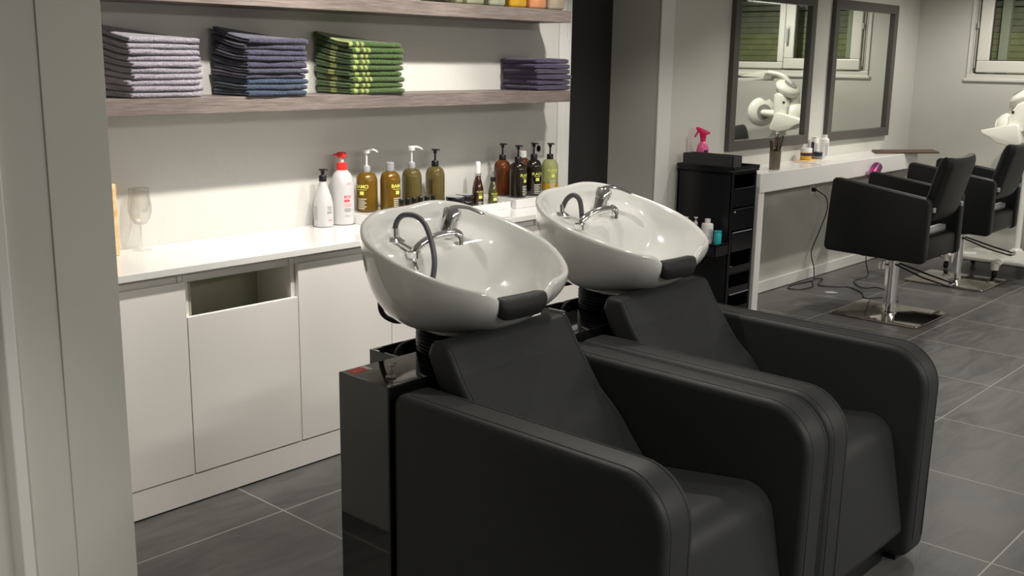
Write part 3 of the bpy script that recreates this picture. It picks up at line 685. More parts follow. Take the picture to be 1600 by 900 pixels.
    # lip
    def inset(q, d_):
        v = (Vector((cen.x, cen.y, 0))-Vector((q.x, q.y, 0))).normalized(); return Vector((q.x, q.y, q.z))+v*d_
    rings.append([inset(q, .000)+Vector((0, 0, -.004)) for q in rim])
    rings.append([inset(q, .005)+Vector((0, 0, .002)) for q in rim])
    rings.append([inset(q, .012)+Vector((0, 0, .003)) for q in rim])
    rings.append([inset(q, .019)+Vector((0, 0, -.001)) for q in rim])
    rin = [inset(q, .024)+Vector((0, 0, -.008)) for q in rim]; rings.append(rin)
    K2 = 22
    for k in range(1, K2+1):
        rho = 1-k/K2; ring = []
        for q in rin:
            x = cen.x+(q.x-cen.x)*max(rho, .02); y = cen.y+(q.y-cen.y)*max(rho, .02)
            edge = q.z-rimz(q.x, q.y)
            zp = rimz(x, y)+edge*rho**3
            bowl = .185*(1-rho**3.2)**.75
            deck = .058*(1-rho**7)**.6
            s_ = sst(2.235, 2.335, y)
            ring.append(Vector((x, y, zp-(bowl*(1-s_)+deck*s_))))
        rings.append(ring)
    bm = bmesh.new(); VV = [[bm.verts.new(q+Vector((BX, 0, 0))) for q in ring] for ring in rings]
    for A, B in zip(VV[:-1], VV[1:]):
        for i in range(n): bm.faces.new((A[i], A[(i+1) % n], B[(i+1) % n], B[i]))
    bm.faces.new(VV[0][::-1]); bm.faces.new(VV[-1])
    mb = MB(); mb.bm = bm; basin = mb.build('basin', M['ceramic'], t, angle=70)
    MB().lathe([(.1275, 0), (.130, .006), (.128, .026), (.116, .034)], .025, 2.215, .823, 64).build('basin_collar', M['ceramic'], t)
    MB().lathe([(.022, 0), (.022, .004), (.012, .005), (.001, .003)], BX, 2.20, rimz(0, 2.2)-.184, 24).build('drain', M['chrome'], basin)
    # neck pad: saddle of soft rubber over the dip of the rim, following the ceramic surface
    path = rings[K-4:K]+[rings[K], rings[K+2], rings[K+3]]+[rings[K+5]]+rings[K+6:K+10]
    sel = [i for i in range(n) if rim[i].y < 2.02 and -.150 < rim[i].x < .066]
    sel.sort(key=lambda i: rim[i].x)
    def padsec(i, th):
        pts = [r_[i] for r_ in path]; out = []
        for k, q in enumerate(pts):
            a = pts[max(k-1, 0)]; b = pts[min(k+1, len(pts)-1)]; tg = (b-a).normalized()
            nrm = Vector((0, -tg.z, tg.y))
            out.append(q+nrm.normalized()*th)
        return out
    pm = bmesh.new(); cols, inner = [], []
    for c_, i in enumerate(sel):
        u = c_/(len(sel)-1); e = min(1, min(u, 1-u)*6); trim = 1-.0*e
        o_ = padsec(i, .005+.012*math.sqrt(e)); n_ = padsec(i, .001)
        cols.append([pm.verts.new(q+Vector((BX, 0, 0))) for q in o_]); inner.append([pm.verts.new(q+Vector((BX, 0, 0))) for q in n_])
    m_ = len(cols[0]); NP = len(cols)-1
    for i in range(NP):
        for j in range(m_-1):
            pm.faces.new((cols[i][j], cols[i+1][j], cols[i+1][j+1], cols[i][j+1])); pm.faces.new((inner[i][j], inner[i][j+1], inner[i+1][j+1], inner[i+1][j]))
        pm.faces.new((cols[i][0], inner[i][0], inner[i+1][0], cols[i+1][0])); pm.faces.new((cols[i][-1], cols[i+1][-1], inner[i+1][-1], inner[i][-1]))
    for i in (0, NP):
        for j in range(m_-1): pm.faces.new((cols[i][j], cols[i][j+1], inner[i][j+1], inner[i][j]))
    mb = MB(); mb.bm = pm; mb.build('neck_pad', M['padrub'], basin, sub=1, angle=80)
    # ---- taps (positions relative to basin centre)
    def Q(x, y, z_): return (x+BX, y, z_)
    ax = Vector((.35, -.12, 1)).normalized(); mt = Matrix.Translation(Vector(Q(.085, 2.395, 1.062))) @ Vector((0, 0, 1)).rotation_difference(ax).to_matrix().to_4x4()
    mx_ = MB().lathe([(.038, 0), (.038, .006), (.0325, .010), (.0320, .058), (.0305, .0595), (.0325, .061), (.0315, .088), (.026, .097), (.002, .099)], n=32, mtx=mt).build('mixer_tap', M['chrome'], t)
    tp = mt @ Vector((0, 0, .088))
    MB().tube([tp+Vector((-.012, .012, .0)), tp+Vector((.004, -.004, .012)), tp+Vector((.030, -.035, .012)), tp+Vector((.058, -.070, -.004)), tp+Vector((.064, -.078, -.010))], lambda q: .019-.011*q, 12, flat=(1.2, .6)).build('tap_lever', M['chrome'], mx_)
    sp_ = MB().tube([Q(-.125, 2.31, 1.045), Q(-.117, 2.305, 1.064), Q(-.085, 2.295, 1.086), Q(-.035, 2.285, 1.098), Q(.005, 2.278, 1.099), Q(.022, 2.272, 1.092), Q(.027, 2.271, 1.080)], lambda q: .0130 if q < .7 else .0185, 14).build('spout', M['chrome'], t)
    MB().lathe([(.023, 0), (.023, .018), (.017, .022)], BX-.125, 2.31, 1.038, 20).build('spout_collar', M['chrome'], sp_)
    MB().lathe([(.015, 0), (.0155, .018)], BX+.027, 2.271, 1.064, 18).build('aerator', M['steel'], sp_)
    hs = MB().lathe([(.032, 0), (.034, .006), (.024, .012), (.015, .018), (.012, .045)], BX-.115, 2.405, 1.070, 24)
    if hose:
        hs.tube([Q(-.115, 2.405, 1.076), Q(-.125, 2.36, 1.068), Q(-.125, 2.315, 1.055)], .008, 10)
    hs = hs.build('shower_holder', M['chrome'], t)
    if hose:
        MB().tube([Q(-.115, 2.405, 1.110), Q(-.108, 2.40, 1.138), Q(-.09, 2.39, 1.154), Q(-.07, 2.36, 1.152), Q(-.068, 2.32, 1.130), Q(-.087, 2.27, 1.078), Q(-.115, 2.23, 1.03), Q(-.145, 2.21, .975)], .0085, 12).build('shower_hose', M['hose'], t)
        MB().tube([Q(-.125, 2.315, 1.042), Q(-.13, 2.30, 1.02), Q(-.13, 2.29, 1.0)], .007, 10).build('hose_fitting', M['chrome'], t)
    else:
        MB().tube([Q(-.115, 2.405, 1.085), Q(-.105, 2.39, 1.13), Q(-.095, 2.365, 1.150), Q(-.088, 2.34, 1.13), Q(-.092, 2.325, 1.06), Q(-.10, 2.32, 1.02)], .009, 12).build('shower_hose', M['hose'], t)
    # supply hose looping behind the basin
    MB().tube([(-.02, 2.50, .93), (-.03, 2.52, .87), (-.025, 2.52, .82), (.0, 2.49, .795), (.03, 2.45, .80), (.06, 2.40, .82), (.08, 2.36, .84)], .009, 10).build('supply_hose', M['cord'], t)
    return t, pd
u1, p1 = backwash(2.21, 'front backwash chair with white basin, nearest the camera', True)
u2, p2 = backwash(3.01, 'rear backwash chair with white basin, beside the black trolley', False)
# stickers and spare pump nozzle on the front pedestal
MB().box(-.385, -.335, 2.225, 2.262, .7572, .7578).build('sticker', M['red'], p1, smooth=False)
MB().box(-.333, -.318, 2.226, 2.262, .7572, .7578).build('sticker', M['white_pl'], p1, smooth=False)
t = thing('spare_pump', 'small translucent pump nozzle standing on the black pedestal top', 'pump', (1.872, 2.125, .7575))
MB().lathe([(.014, 0), (.015, .003), (.013, .005), (.002, .006)], n=20).build('pump_disc', M['clear'], t)
MB().lathe([(.005, .004), (.005, .022), (.0035, .024), (.0035, .034)], n=14).build('pump_stem', M['clear'], t)
MB().lathe([(.012, .033), (.013, .037), (.010, .040), (.001, .041)], n=18).tube([(0, 0, .037), (.018, .004, .037), (.022, .005, .034)], .003, 8).build('pump_head', M['clear'], t)
# ------------------------------------------------------------------ trolley
TX0, TX1, TY0, TY1, TT = 5.56, 5.845, 3.235, 3.62, .99
t = thing('drawer_trolley', 'tall black plastic drawer trolley beside the white styling desk', 'trolley', (0, 0, 0))
body = MB().box(TX0, TX0+.012, TY0, TY1, .07, TT-.02, .003).box(TX1-.012, TX1, TY0, TY1, .07, TT-.02, .003).box(TX0, TX1, TY1-.012, TY1, .07, TT-.02).box(TX0, TX1, TY0, TY1, .06, .08, .004).box(TX0, TX1, TY0, TY1, TT-.03, TT-.015, .004)
body.box(TX0, TX0+.02, TY0-.004, TY0+.012, .07, TT-.02, .003).box(TX1-.02, TX1, TY0-.004, TY0+.012, .07, TT-.02, .003)
body.build('cabinet_body', M['blackp'], t, smooth=False)
MB().prism(rpoly([(TX0-.02, TY0-.02), (TX1+.015, TY0-.02), (TX1+.015, TY1+.0), (TX0-.02, TY1+.0)], .025, 5), 'z', TT-.014, TT, .003, 2).build('top_plate', M['blackp'], t, smooth=False)
rim_ = MB(); ringz = [(TX0-.015, TX1+.01, TY0-.015, TY0-.009), (TX0-.015, TX1+.01, TY1-.007, TY1-.001), (TX0-.015, TX0-.009, TY0-.015, TY1), (TX1+.004, TX1+.01, TY0-.015, TY1)]
for a, b, c_, d_ in ringz: rim_.box(a, b, c_, d_, TT, TT+.020, .001)
rim_.build('top_rim', M['blackp'], t, smooth=False)
zs = [.885, .76, .62, .485, .345, .215, .085]
for k in range(6):
    z1, z0 = zs[k], zs[k+1]
    dr = MB().box(TX0+.022, TX1-.022, TY0, TY1-.05, z0+.006, z0+.012)
    if k < 3: dr.box(TX0+.022, TX1-.022, TY0-.006, TY0+.004, z0+.006, z1-.004, .003)
    else: dr.box(TX0+.022, TX1-.022, TY0-.004, TY0+.002, z0+.006, z0+.055, .002)
    dr = dr.build('drawer', M['blackp'], t, smooth=False)
    MB().tube([(TX0+.03, TY0-.008, z0+.012 if k > 2 else z1-.008), (TX1-.03, TY0-.008, z0+.012 if k > 2 else z1-.008)], .0022, 6, smooth=False).build('drawer_edge', M['alu'] if k in (2, 4, 5) else M['blackp'], dr)
MB().lathe([(.008, 0), (.008, .008)], TX0+.04, TY0-.004, .735, 16, ).build('latch', M['alu'], t)
tray = MB().box(TX0-.15, TX0, TY0+.0, TY1-.03, .545, .553, .001)
for a, b, c_, d_ in ((TX0-.15, TX0, TY0, TY0+.006), (TX0-.15, TX0, TY1-.036, TY1-.03), (TX0-.15, TX0-.144, TY0, TY1-.03)): tray.box(a, b, c_, d_, .485, .56, .001)
tray.build('side_tray', M['blackp'], t, smooth=False)
for x in (TX0+.03, TX1-.03):
    for y in (TY0+.03, TY1-.03):
        MB().lathe([(.026, -.01), (.028, 0), (.026, .01)], x, y, .028, 20, Matrix.Rotation(PI/2, 4, 'X')).lathe([(.008, .02), (.008, .062)], x, y, 0, 10).build('caster', M['blackp'], t)
tag(MB().tube([(TX0+.045, TY0+.05, .371), (TX0+.07, TY0+.02, .388), (TX0+.085, TY0+.02, .376)], .012, 10).tube([(TX0+.08, TY0+.02, .372), (TX0+.20, TY0+.03, .372)], .005, 8).build('hair_roller', M['brownwood']), 'brown roller tool lying in an open trolley drawer', 'hair tool')
random.seed(5); cl = MB()
for k in range(16):
    x = TX0+.035+k*.011; zz = .236+random.uniform(0, .02); cl.tube([(x, TY0+.012, zz), (x+.012, TY0+.008, zz+.012), (x+.026, TY0+.014, zz)], .0018, 5)
cl = cl.build('hair_clips', M['brownwood']); tag(cl, 'tangle of bronze hair clips in a lower trolley drawer', 'hair clips'); cl['kind'] = 'stuff'
# grey box and pink sprayer on the trolley
bx = MB(); a, b, c_, d_ = TX0-.004, TX0+.10, TY0+.0, TY1-.035
bx.box(a, a+.006, c_, d_, TT+.001, TT+.085, .001).box(b-.006, b, c_, d_, TT+.001, TT+.085, .001).box(a, b, c_, c_+.006, TT+.001, TT+.085, .001).box(a, b, d_-.006, d_, TT+.001, TT+.085, .001).box(a, b, c_, d_, TT+.001, TT+.006)
tag(bx.build('felt_box', M['felt'], smooth=False), 'open dark grey felt box on top of the black trolley', 'box')
t = thing('spray_bottle', 'hot pink trigger spray bottle standing on the trolley', 'bottle', (5.725, 3.555, TT), 'spray bottles')
del t['group']
MB().lathe([(.036, 0), (.038, .004), (.038, .09), (.032, .12), (.022, .138), (.016, .146)], n=32).build('bottle_body', M['pink2'], t)
b = MB(); bars(b, .0382, CA+.4, .08, .03, .016); b.build('label_patch', M['purple'], t, smooth=False)
MB().lathe([(.017, 0), (.017, .022)], 0, 0, .145, 20).build('spray_collar', M['pink'], t)
hd = rpoly([(.018, .165), (.018, .185), (.045, .196), (.040, .206), (-.02, .232), (-.045, .236), (-.045, .218), (-.025, .200), (-.018, .165)], 0)
o = MB().prism([(x_, z_) for x_, z_ in hd], 'y', -.011, .011, .004, 2).tube([(-.030, 0, .215), (-.038, 0, .195), (-.052, 0, .172)], .006, 8).build('trigger_head', M['pink'], t)
o.rotation_euler = (0, 0, -.9)
# side tray products
G3 = 'small products in the trolley side tray'
def small(name, label, loc, r, h, m_, capm=None, nr=None, ph_=None, pumpy=False):
    t = thing(name, label, 'bottle', loc, G3); nr = nr or r*.5
    MB().lathe([(r*.95, 0), (r, .003), (r, h*.82), (r*.9, h*.88), (nr, h*.92), (nr, h*.95)], n=28).build('bottle_body', m_, t)
    MB().lathe([(nr*1.15, 0), (nr*1.15, (ph_ or .02)), (.001, (ph_ or .02)+.001)], 0, 0, h*.94, 20).build('cap', capm or m_, t)
    if pumpy: MB().lathe([(.003, 0), (.003, .02), (.012, .022), (.012, .028), (.001, .029)], 0, 0, h*.94+.018, 14).build('pump_head', capm or m_, t)
    return t
ty = .5535
tt = small('lotion_bottle', 'white round bottle with grey print in the trolley side tray', (5.472, 3.335, ty), .036, .135, M['white_pl'], nr=.015)
b = MB()
for k in range(8): bars(b, .0362, CA+.35, .085-k*.008, .024, .003)
b.build('fine_print', M['ink'], tt, smooth=False)
small('small_can', 'small teal can in the trolley side tray', (5.475, 3.262, ty), .023, .080, M['teal'], nr=.021, ph_=.006)
small('pump_vial', 'clear pump bottle beside the white round bottle in the side tray', (5.462, 3.412, ty), .022, .11, M['clear'], M['white_pl'], nr=.010, pumpy=True)
small('pump_vial', 'pink-black pump bottle, rearmost in the trolley side tray', (5.455, 3.475, ty), .030, .105, M['pink2'], M['white_pl'], nr=.012, pumpy=True)
# ------------------------------------------------------------------ styling desk
DZ = .930; DF = 3.322; DX0, DX1 = 6.055, 8.62
t = thing('styling_desk', 'long white glossy styling desk under the two mirrors', 'desk', (0, 0, 0))
MB().box(DX0, DX1, DF, MW-.001, DZ-.125, DZ, .003).build('desk_top', M['desk'], t, smooth=False)
MB().box(DX0, DX0+.075, DF+.004, MW-.015, 0.002, DZ-.125, .003).build('leg_panel', M['desk'], t, smooth=False)
MB().prism([(DF+.02, DZ-.125), (MW-.016, DZ-.125), (MW-.016, .35)], 'x', DX1-.05, DX1-.01).build('bracket', M['desk'], t, smooth=False)
tag(MB().prism(rpoly([(8.14, 3.47), (8.58, 3.135), (8.80, 3.27), (8.36, 3.60)], .01, 3), 'z', DZ+.0005, DZ+.013, .002, 2).build('wooden_board', M['brownwood'], smooth=False), 'thin dark brown board lying across the far end of the desk', 'board')
# mirrors
for k, (a, b, lab) in enumerate(((6.123, 7.240, 'tall dark-framed wall mirror nearest the trolley'), (7.540, 8.672, 'tall dark-framed wall mirror nearest the window wall'))):
    t = thing('wall_mirror_frame', lab, 'mirror', ((a+b)/2, MW, 0), 'styling mirrors')
    t.name = 'framed_mirror'
    hw = (b-a)/2; f = MB(); z0, z1 = 1.045, 2.085; fw = .068
    f.box(-hw, hw, -.034, -.001, z0, z0+fw, .0015).box(-hw, hw, -.034, -.001, z1-fw, z1, .0015).box(-hw, -hw+fw, -.034, -.001, z0+fw, z1-fw, .0015).box(hw-fw, hw, -.034, -.001, z0+fw, z1-fw, .0015)
    f.build('mirror_frame', M['frame'], t, smooth=False)
    MB().box(-hw+fw, hw-fw, -.012, -.008, z0+fw, z1-fw).build('mirror_glass', M['mirror'], t, smooth=False)
# desk items
G4 = 'hair products on the styling desk'
t = thing('comb_cup', 'smoked plastic cup on the desk holding dark combs', 'cup', (6.385, 3.405, DZ))
MB().lathe([(.033, 0), (.036, .004), (.0385, .122), (.036, .122), (.032, .008), (.001, .007)], n=36).build('cup_body', M['taupe'], t)
for k, (dx, dy, tx, ty_, L_, lab) in enumerate(((-.010, .004, -.22, .05, .185, 'brown comb leaning left in the smoked cup'), (0, .0, .02, 0, .225, 'tall brown comb upright in the middle of the cup'), (.006, -.012, .05, .02, .205, 'brown comb standing just in front of the tallest comb'), (.012, .006, .26, -.1, .215, 'black comb leaning right in the smoked cup'))):
    cb = MB().box(-.013, .013, -.004, .004, 0, L_*.55, .001)
    for j in range(12): cb.box(-.013, .013, -.0035, .0035, L_*.55+j*L_*.037, L_*.55+j*L_*.037+.0045)
    cb.box(-.014, -.007, -.004, .004, L_*.5, L_, .001)
    o = cb.build('comb', M['brownwood'] if k < 3 else M['blackp'], smooth=False); tag(o, lab, 'comb', 'combs in the smoked cup')
    d = Vector((tx*.75, ty_, 1)); o.location = (6.385+dx, 3.405+dy, DZ+.010); o.rotation_euler = d.to_track_quat('Z', 'Y').to_euler()
tag(MB().box(-.15, .15, -.085, .085, 0, .004, .001).build('magazine', M['paper'], smooth=False), 'open pale magazine lying on the desk under the jars', 'magazine').location = (7.12, 3.50, DZ+.0005)
bpy.data.objects['magazine'].rotation_euler = (0, 0, .12)
mg = tag(MB().box(-.13, .11, -.055, .055, 0, .003, .001).build('leaflet', M['kraft'], smooth=False), 'orange-brown leaflet on top of the magazine', 'leaflet'); mg.location = (7.14, 3.54, DZ+.005); mg.rotation_euler = (0, 0, .05)
t = thing('cream_jar', 'yellow jar with dark band and white lid on the desk', 'jar', (7.125, 3.555, DZ+.0082), G4)
MB().lathe([(.036, 0), (.040, .004), (.040, .055)], n=36).build('jar_body', M['yellow'], t)
MB().lathe([(.0405, .030), (.0405, .050)], n=36, cap=False).build('label_band', M['purple'], t)
MB().lathe([(.042, .054), (.042, .082), (.040, .085), (.001, .085)], n=36).build('lid', M['white_pl'], t)
t = thing('wax_jar', 'small dark blue jar right of the yellow jar', 'jar', (7.262, 3.535, DZ+.001), G4)
MB().lathe([(.034, 0), (.037, .004), (.037, .030), (.037, .031)], n=36).build('jar_body', M['ink'], t)
MB().lathe([(.0375, .030), (.0375, .056), (.036, .058), (.001, .058)], n=36).build('lid', M['navyjar'], t)
for x, y, r, h, nr, nh, lab in ((7.335, 3.596, .026, .155, .024, .006, 'white bottle with dark purple side, behind the dark jar'), (7.452, 3.575, .031, .150, .017, .022, 'white bottle with narrow white cap against the second mirror')):
    t = thing('lotion_bottle', lab, 'bottle', (x, y, DZ), G4)
    MB().lathe([(r*.95, 0), (r, .004), (r, h*.93), (r*.8, h*.98), (nr, h), (nr, h+nh), (.001, h+nh)], n=32).build('bottle_body', M['white_pl'], t)
    b = MB()
    for k in range(12): bars(b, r+.0003, CA+.3, h*.72-k*.008, .026, .003)
    b.build('fine_print', M['ink'], t, smooth=False)
    if nh < .01:
        b = MB(); bars(b, r+.0004, CA-1.0, .0, .028, h*.8); b.build('purple_panel', M['purple'], t, smooth=False)
# socket, cables, hair dryer
t = thing('wall_socket', 'small wall socket with plug under the styling desk', 'socket', (7.42, MW, .69))
MB().box(-.035, .035, -.008, 0, -.035, .035, .003).build('socket_plate', M['white_pl'], t)
MB().lathe([(.016, 0), (.014, .028), (.006, .034)], 0, 0, 0, 16, Matrix.Translation((.0, -.008, 0)) @ Matrix.Rotation(PI/2, 4, 'X')).build('plug', M['cord'], t)
tag(MB().tube([(7.42, 3.598, .69), (7.46, 3.585, .67), (7.56, 3.58, .62), (7.60, 3.585, .52), (7.50, 3.59, .36), (7.40, 3.59, .22), (7.44, 3.58, .10), (7.43, 3.57, .01), (7.34, 3.56, .006), (7.10, 3.59, .006), (6.99, 3.54, .006), (7.05, 3.47, .006), (7.20, 3.46, .006), (7.33, 3.53, .006), (7.46, 3.575, .008), (7.50, 3.53, .006), (7.38, 3.49, .014), (7.26, 3.44, .006), (7.30, 3.33, .006), (7.36, 3.25, .006), (7.24, 3.10, .006), (7.10, 3.02, .006), (7.14, 2.97, .006), (7.22, 2.91, .006), (7.16, 2.80, .006)], .0042, 8).build('power_cord', M['cord']), 'black power cord hanging from the socket and coiling on the floor', 'cord')
tag(MB().tube([(7.66, 3.295, .78), (7.72, 3.31, .5), (7.80, 3.33, .15), (7.86, 3.33, .01), (7.62, 3.33, .006), (7.45, 3.22, .006), (7.42, 3.15, .006), (7.50, 3.11, .006), (7.46, 3.02, .006), (7.36, 2.95, .006), (7.3, 2.86, .006)], .0038, 8).build('dryer_cord', M['cord']), 'thin black cord running down from the pink hair dryer', 'cord')
tag(MB().box(-.035, .035, -.011, .011, 0, .018, .005).box(.035, .055, -.006, .006, .004, .014, .002).build('cord_connector', M['alu']), 'small dark connector plug lying on the floor by the cord', 'plug').location = (7.06, 3.26, .0005)
bpy.data.objects['cord_connector'].rotation_euler = (0, 0, -.9)
t = thing('hair_dryer', 'magenta hair dryer hanging at the front edge of the desk', 'hair dryer', (7.66, 3.262, .845))
ax = Vector((-.75, -.05, -.45)).normalized(); q_ = Vector((0, 0, 1)).rotation_difference(ax).to_matrix().to_4x4()
MB().lathe([(.030, -.07), (.036, -.06), (.038, 0), (.034, .04), (.027, .07), (.026, .085)], n=32, mtx=q_).build('dryer_barrel', M['magenta'], t)
g = MB()
for k in range(5): g.lathe([(.0385, -.055+k*.014), (.0392, -.051+k*.014), (.0385, -.047+k*.014)], n=28, mtx=q_, cap=False)
g.build('vent_rings', M['purple'], t)
MB().tube([(.01, 0, -.02), (.02, .005, -.07), (.02, .008, -.12)], .014, 12).build('dryer_handle', M['magenta'], t)
MB().box(-.02, .05, .035, .058, -.03, .0, .004).build('holder_hook', M['alu'], t)
# ------------------------------------------------------------------ salon chairs
def salon(cx, cy, label):
    t = thing('styling_chair', label, 'salon chair', (cx, cy, 0), 'black styling chairs')
    MB().prism(rpoly([(-.28, -.30), (.28, -.30), (.28, .29), (-.28, .29)], .02, 4), 'z', .002, .014, .003, 2).build('base_plate', M['steel'], t)
    MB().lathe([(.050, .014), (.050, .022), (.043, .026), (.043, .385), (.046, .387), (.046, .40)], 0, 0, 0, 36).build('column', M['chrome'], t)
    MB().box(-.16, .16, -.16, .16, .395, .43, .006).lathe([(.055, .37), (.055, .40)], 0, 0, 0, 24).build('seat_mount', M['blackp'], t)
    MB().lathe([(.022, 0), (.024, .03), (.022, .05)], -.075, .04, .315, 16).tube([(-.03, .01, .335), (-.075, .04, .335)], .010, 8).build('lock_knob', M['chrome'], t)
    MB().tube([(-.03, -.03, .345), (-.12, -.25, .30), (-.13, -.40, .275), (-.125, -.42, .272), (-.03, -.42, .272), (-.02, -.40, .275), (.0, -.25, .30), (.02, -.04, .345)], .0055, 8, smooth=False).build('foot_lever', M['blackp'], t)
    MB().tube([(-.128, -.405, .283), (-.125, -.422, .280), (-.03, -.422, .280), (-.022, -.405, .283)], .0058, 8, smooth=False).build('lever_tip', M['chrome'], t)
    pr = rpoly([(-.312, .414), (.352, .432), (.322, .910), (-.312, .822)], .035, 6)
    for a, b in ((-.31, -.245), (.245, .31)):
        ap = MB().prism(pr, 'x', a, b, .012, 3).build('armrest', M['leather2'], t)
        for xx in ((a+.013, b-.013)): pass
        MB().tube([(a+.012, y, z_+.001) for y, z_ in pr[14:28]], .0014, 5, smooth=False).build('stitching', M['stitch'], ap)
    sp2 = rpoly([(-.300, .425), (.33, .44), (.33, .60), (-.300, .575)], [.02, .03, .05, .04], 6)
    MB().prism(sp2, 'x', -.240, .240, .012, 3).build('seat', M['leather2'], t)
    # curved backrest
    bm = bmesh.new(); NU, NV = 16, 14; fr_, bk_ = [], []
    for j in range(NV+1):
        v = j/NV; zc = .668+v*.415; yc = -.270-.108*v
        ra, rb = [], []
        for i in range(NU+1):
            u = 2*i/NU-1; x = u*(.222+.008*v)
            curve = -.016*(1-u*u); ed = .72+.28*min(1, (1-abs(u))*7)
            ec = min(1, (1-v)*9)*.5+.5; eb = min(1, v*9)*.5+.5
            th = .046*ed*ec*eb
            zz = zc+.012*math.cos(u*PI/2)*0-(.012*(1-u*u) if v > .8 else 0)
            ra.append(bm.verts.new((x, yc+curve+th+.02, zz))); rb.append(bm.verts.new((x, yc+curve-th+.02, zz)))
        fr_.append(ra); bk_.append(rb)
    for j in range(NV):
        for i in range(NU):
            bm.faces.new((fr_[j][i], fr_[j][i+1], fr_[j+1][i+1], fr_[j+1][i])); bm.faces.new((bk_[j][i], bk_[j+1][i], bk_[j+1][i+1], bk_[j][i+1]))
        bm.faces.new((fr_[j][0], fr_[j+1][0], bk_[j+1][0], bk_[j][0])); bm.faces.new((fr_[j][NU], bk_[j][NU], bk_[j+1][NU], fr_[j+1][NU]))
    for i in range(NU):
        bm.faces.new((fr_[0][i], bk_[0][i], bk_[0][i+1], fr_[0][i+1])); bm.faces.new((fr_[NV][i], fr_[NV][i+1], bk_[NV][i+1], bk_[NV][i]))
    mb = MB(); mb.bm = bm; br = mb.build('backrest', M['leather2'], t, sub=1, angle=80)
    for sx in (-1, 1): MB().box(sx*.232-.012, sx*.232+.012, -.325, -.308, .735, .765, .003).build('back_bracket', M['alu'], t, smooth=False)
    MB().box(-.20, .20, -.245, -.20, .575, .612, .004).build('rear_plate', M['alu'], t)
    return t
salon(6.76, 2.70, 'black styling chair nearer the camera, in front of the first mirror')
salon(8.205, 2.785, 'black styling chair cut by the right edge, in front of the second mirror')
# ------------------------------------------------------------------ hood dryer on a wheeled stand
HX, HY = 8.88, 2.56
t = thing('hood_dryer', 'white infrared hood dryer on a wheeled stand near the window', 'hood dryer', (0, 0, 0))
def ell(mb, c, rx, ry, rz, ax=(0, 0, 1), n=32):
    q = Vector((0, 0, 1)).rotation_difference(Vector(ax).normalized()).to_matrix().to_4x4()
    prof = [(math.sin(PI*k/12)**.8 if 0 < k < 12 else 0, -math.cos(PI*k/12)) for k in range(13)]
    mb.lathe([(r_, h_) for r_, h_ in prof], n=n, mtx=Matrix.Translation(c) @ q @ Matrix.Diagonal((rx, ry, rz, 1)))
    return mb
bs = MB().prism(rpoly([(HX-.26, HY-.40), (HX+.22, HY-.40), (HX+.22, HY+.42), (HX-.26, HY+.42)], .12, 8), 'z', .10, .135, .012, 3)
bs.build('base_shell', M['cream_pl'], t)
MB().lathe([(.15, .13), (.13, .15), (.06, .17), (.035, .20)], HX, HY, 0, 40).build('base_cone', M['cream_pl'], t)
for dx, dy in ((-.33, .05), (.18, .38), (.18, -.36), (-.20, .47)):
    lg = MB().tube([(HX+dx*.45, HY+dy*.6, .125), (HX+dx*.8, HY+dy*.9, .12), (HX+dx, HY+dy, .105)], .038, 12, flat=(1, .7)).lathe([(.03, 0), (.03, .05)], HX+dx, HY+dy, .065, 20).build('leg', M['cream_pl'], t)
    MB().lathe([(.026, -.012), (.030, -.006), (.030, .006), (.026, .012)], HX+dx, HY+dy+.0, .0305, 20, Matrix.Rotation(PI/2, 4, 'X')).build('caster', M['blackp'], lg)
MB().lathe([(.022, .18), (.022, .98)], HX, HY, 0, 20).build('pole', M['white_pl'], t)
MB().lathe([(.04, .90), (.045, .95), (.045, 1.0), (.03, 1.05)], HX, HY, 0, 24).build('pole_collar', M['cream_pl'], t)
hub = MB(); ell(hub, (HX-.04, HY+.13, 1.165), .105, .105, .12, (.2, 1, 0)); hub.tube([(HX-.02, HY, 1.02), (HX-.02, HY+.05, 1.10), (HX-.03, HY+.13, 1.15)], .05, 14)
hub.tube([(HX-.04, HY+.10, 1.16), (HX-.04, HY+.24, 1.16)], .058, 18)
hub.build('hub', M['cream_pl'], t)
MB().lathe([(.045, 0), (.045, .01), (.02, .012)], 0, 0, 0, 24, Matrix.Translation((HX-.15, HY+.08, 1.20)) @ Matrix.Rotation(-PI/2, 4, 'Y')).build('hub_grille', M['grey_pl'], t)
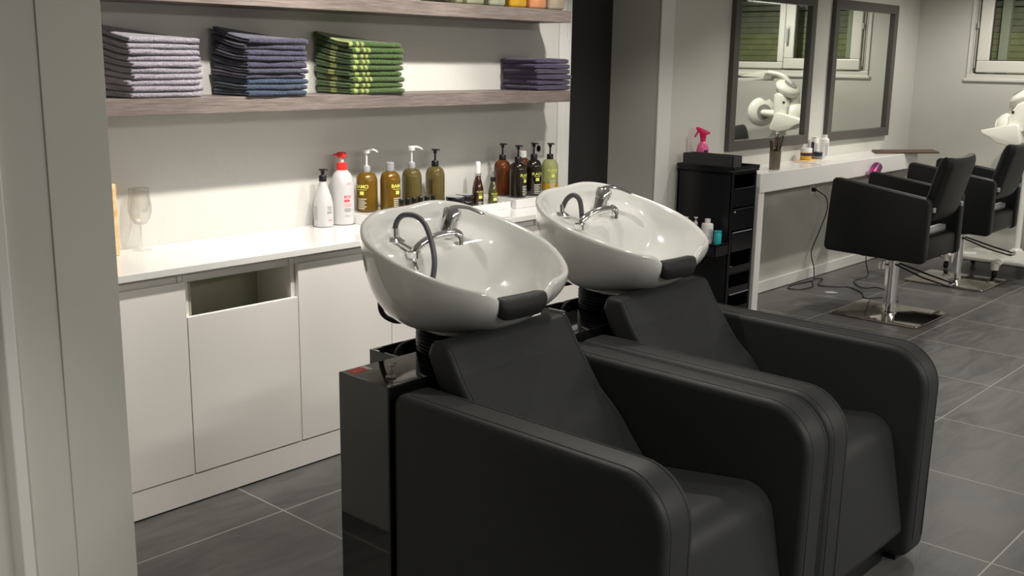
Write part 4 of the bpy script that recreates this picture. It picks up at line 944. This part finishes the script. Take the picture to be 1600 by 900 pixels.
def pod(c, ax, r, th, face):
    p_ = ell(MB(), c, r, r, th, ax).build('pod', M['cream_pl'], t)
    a = Vector(ax).normalized(); q = Vector((0, 0, 1)).rotation_difference(a).to_matrix().to_4x4()
    MB().lathe([(r*.50, 0), (r*.50, .004), (.001, .005)], n=28, mtx=Matrix.Translation(Vector(c)+a*th*.93) @ q).build('pod_disc', M['grey_pl'], p_)
    MB().lathe([(r*.80, 0), (r*.78, .006), (.001, .008)], n=28, mtx=Matrix.Translation(Vector(c)-a*th*.72) @ q @ Matrix.Rotation(PI, 4, 'X')).build('pod_grille', M['grey_pl'], p_)
pod((HX-.02, HY-.20, 1.175), (-.6, .75, .05), .135, .060, 1)
pod((HX-.04, HY+.06, 1.39), (-.1, .55, .85), .120, .055, 1)
MB().tube([(HX-.03, HY+.08, 1.16), (HX-.08, HY-.04, 1.165), (HX-.06, HY-.16, 1.17)], lambda q: .058-.018*q, 14, flat=(1, .75)).build('arm', M['cream_pl'], t)
MB().tube([(HX-.03, HY+.12, 1.20), (HX-.03, HY+.13, 1.30), (HX-.03, HY+.10, 1.38)], lambda q: .05-.012*q, 14).build('arm', M['cream_pl'], t)
MB().prism(rpoly([(HY-.48, 1.455), (HY-.44, 1.48), (HY-.18, 1.545), (HY-.13, 1.54), (HY-.15, 1.475), (HY-.30, 1.455)], .02, 4), 'x', HX-.12, HX+.02, .018, 3).build('top_pod', M['cream_pl'], t)
MB().tube([(HX-.05, HY-.14, 1.53), (HX-.03, HY+.0, 1.50), (HX-.03, HY+.08, 1.42)], .022, 12).build('arm', M['cream_pl'], t)
MB().prism(rpoly([(2.865, 1.128), (2.69, 1.172), (2.60, 1.185), (2.55, 1.03), (2.65, 1.018), (2.74, 1.038), (2.80, 1.078), (2.86, 1.102)], [.006, .02, .02, .02, .02, .03, .02, .006], 4), 'x', HX-.22, HX-.07, .02, 3).build('front_pod', M['cream_pl'], t)
sh_ = MB().prism(rpoly([(2.69, 1.13), (2.69, 1.24), (2.635, 1.335), (2.59, 1.36), (2.55, 1.34), (2.56, 1.12)], [.02, .03, .03, .03, .02, .02], 4), 'x', HX-.17, HX-.05, .015, 3).build('side_shell', M['cream_pl'], t)
MB().box(HX-.174, HX-.166, 2.645, 2.665, 1.265, 1.285, .002).build('shell_slot', M['seal'], sh_, smooth=False)
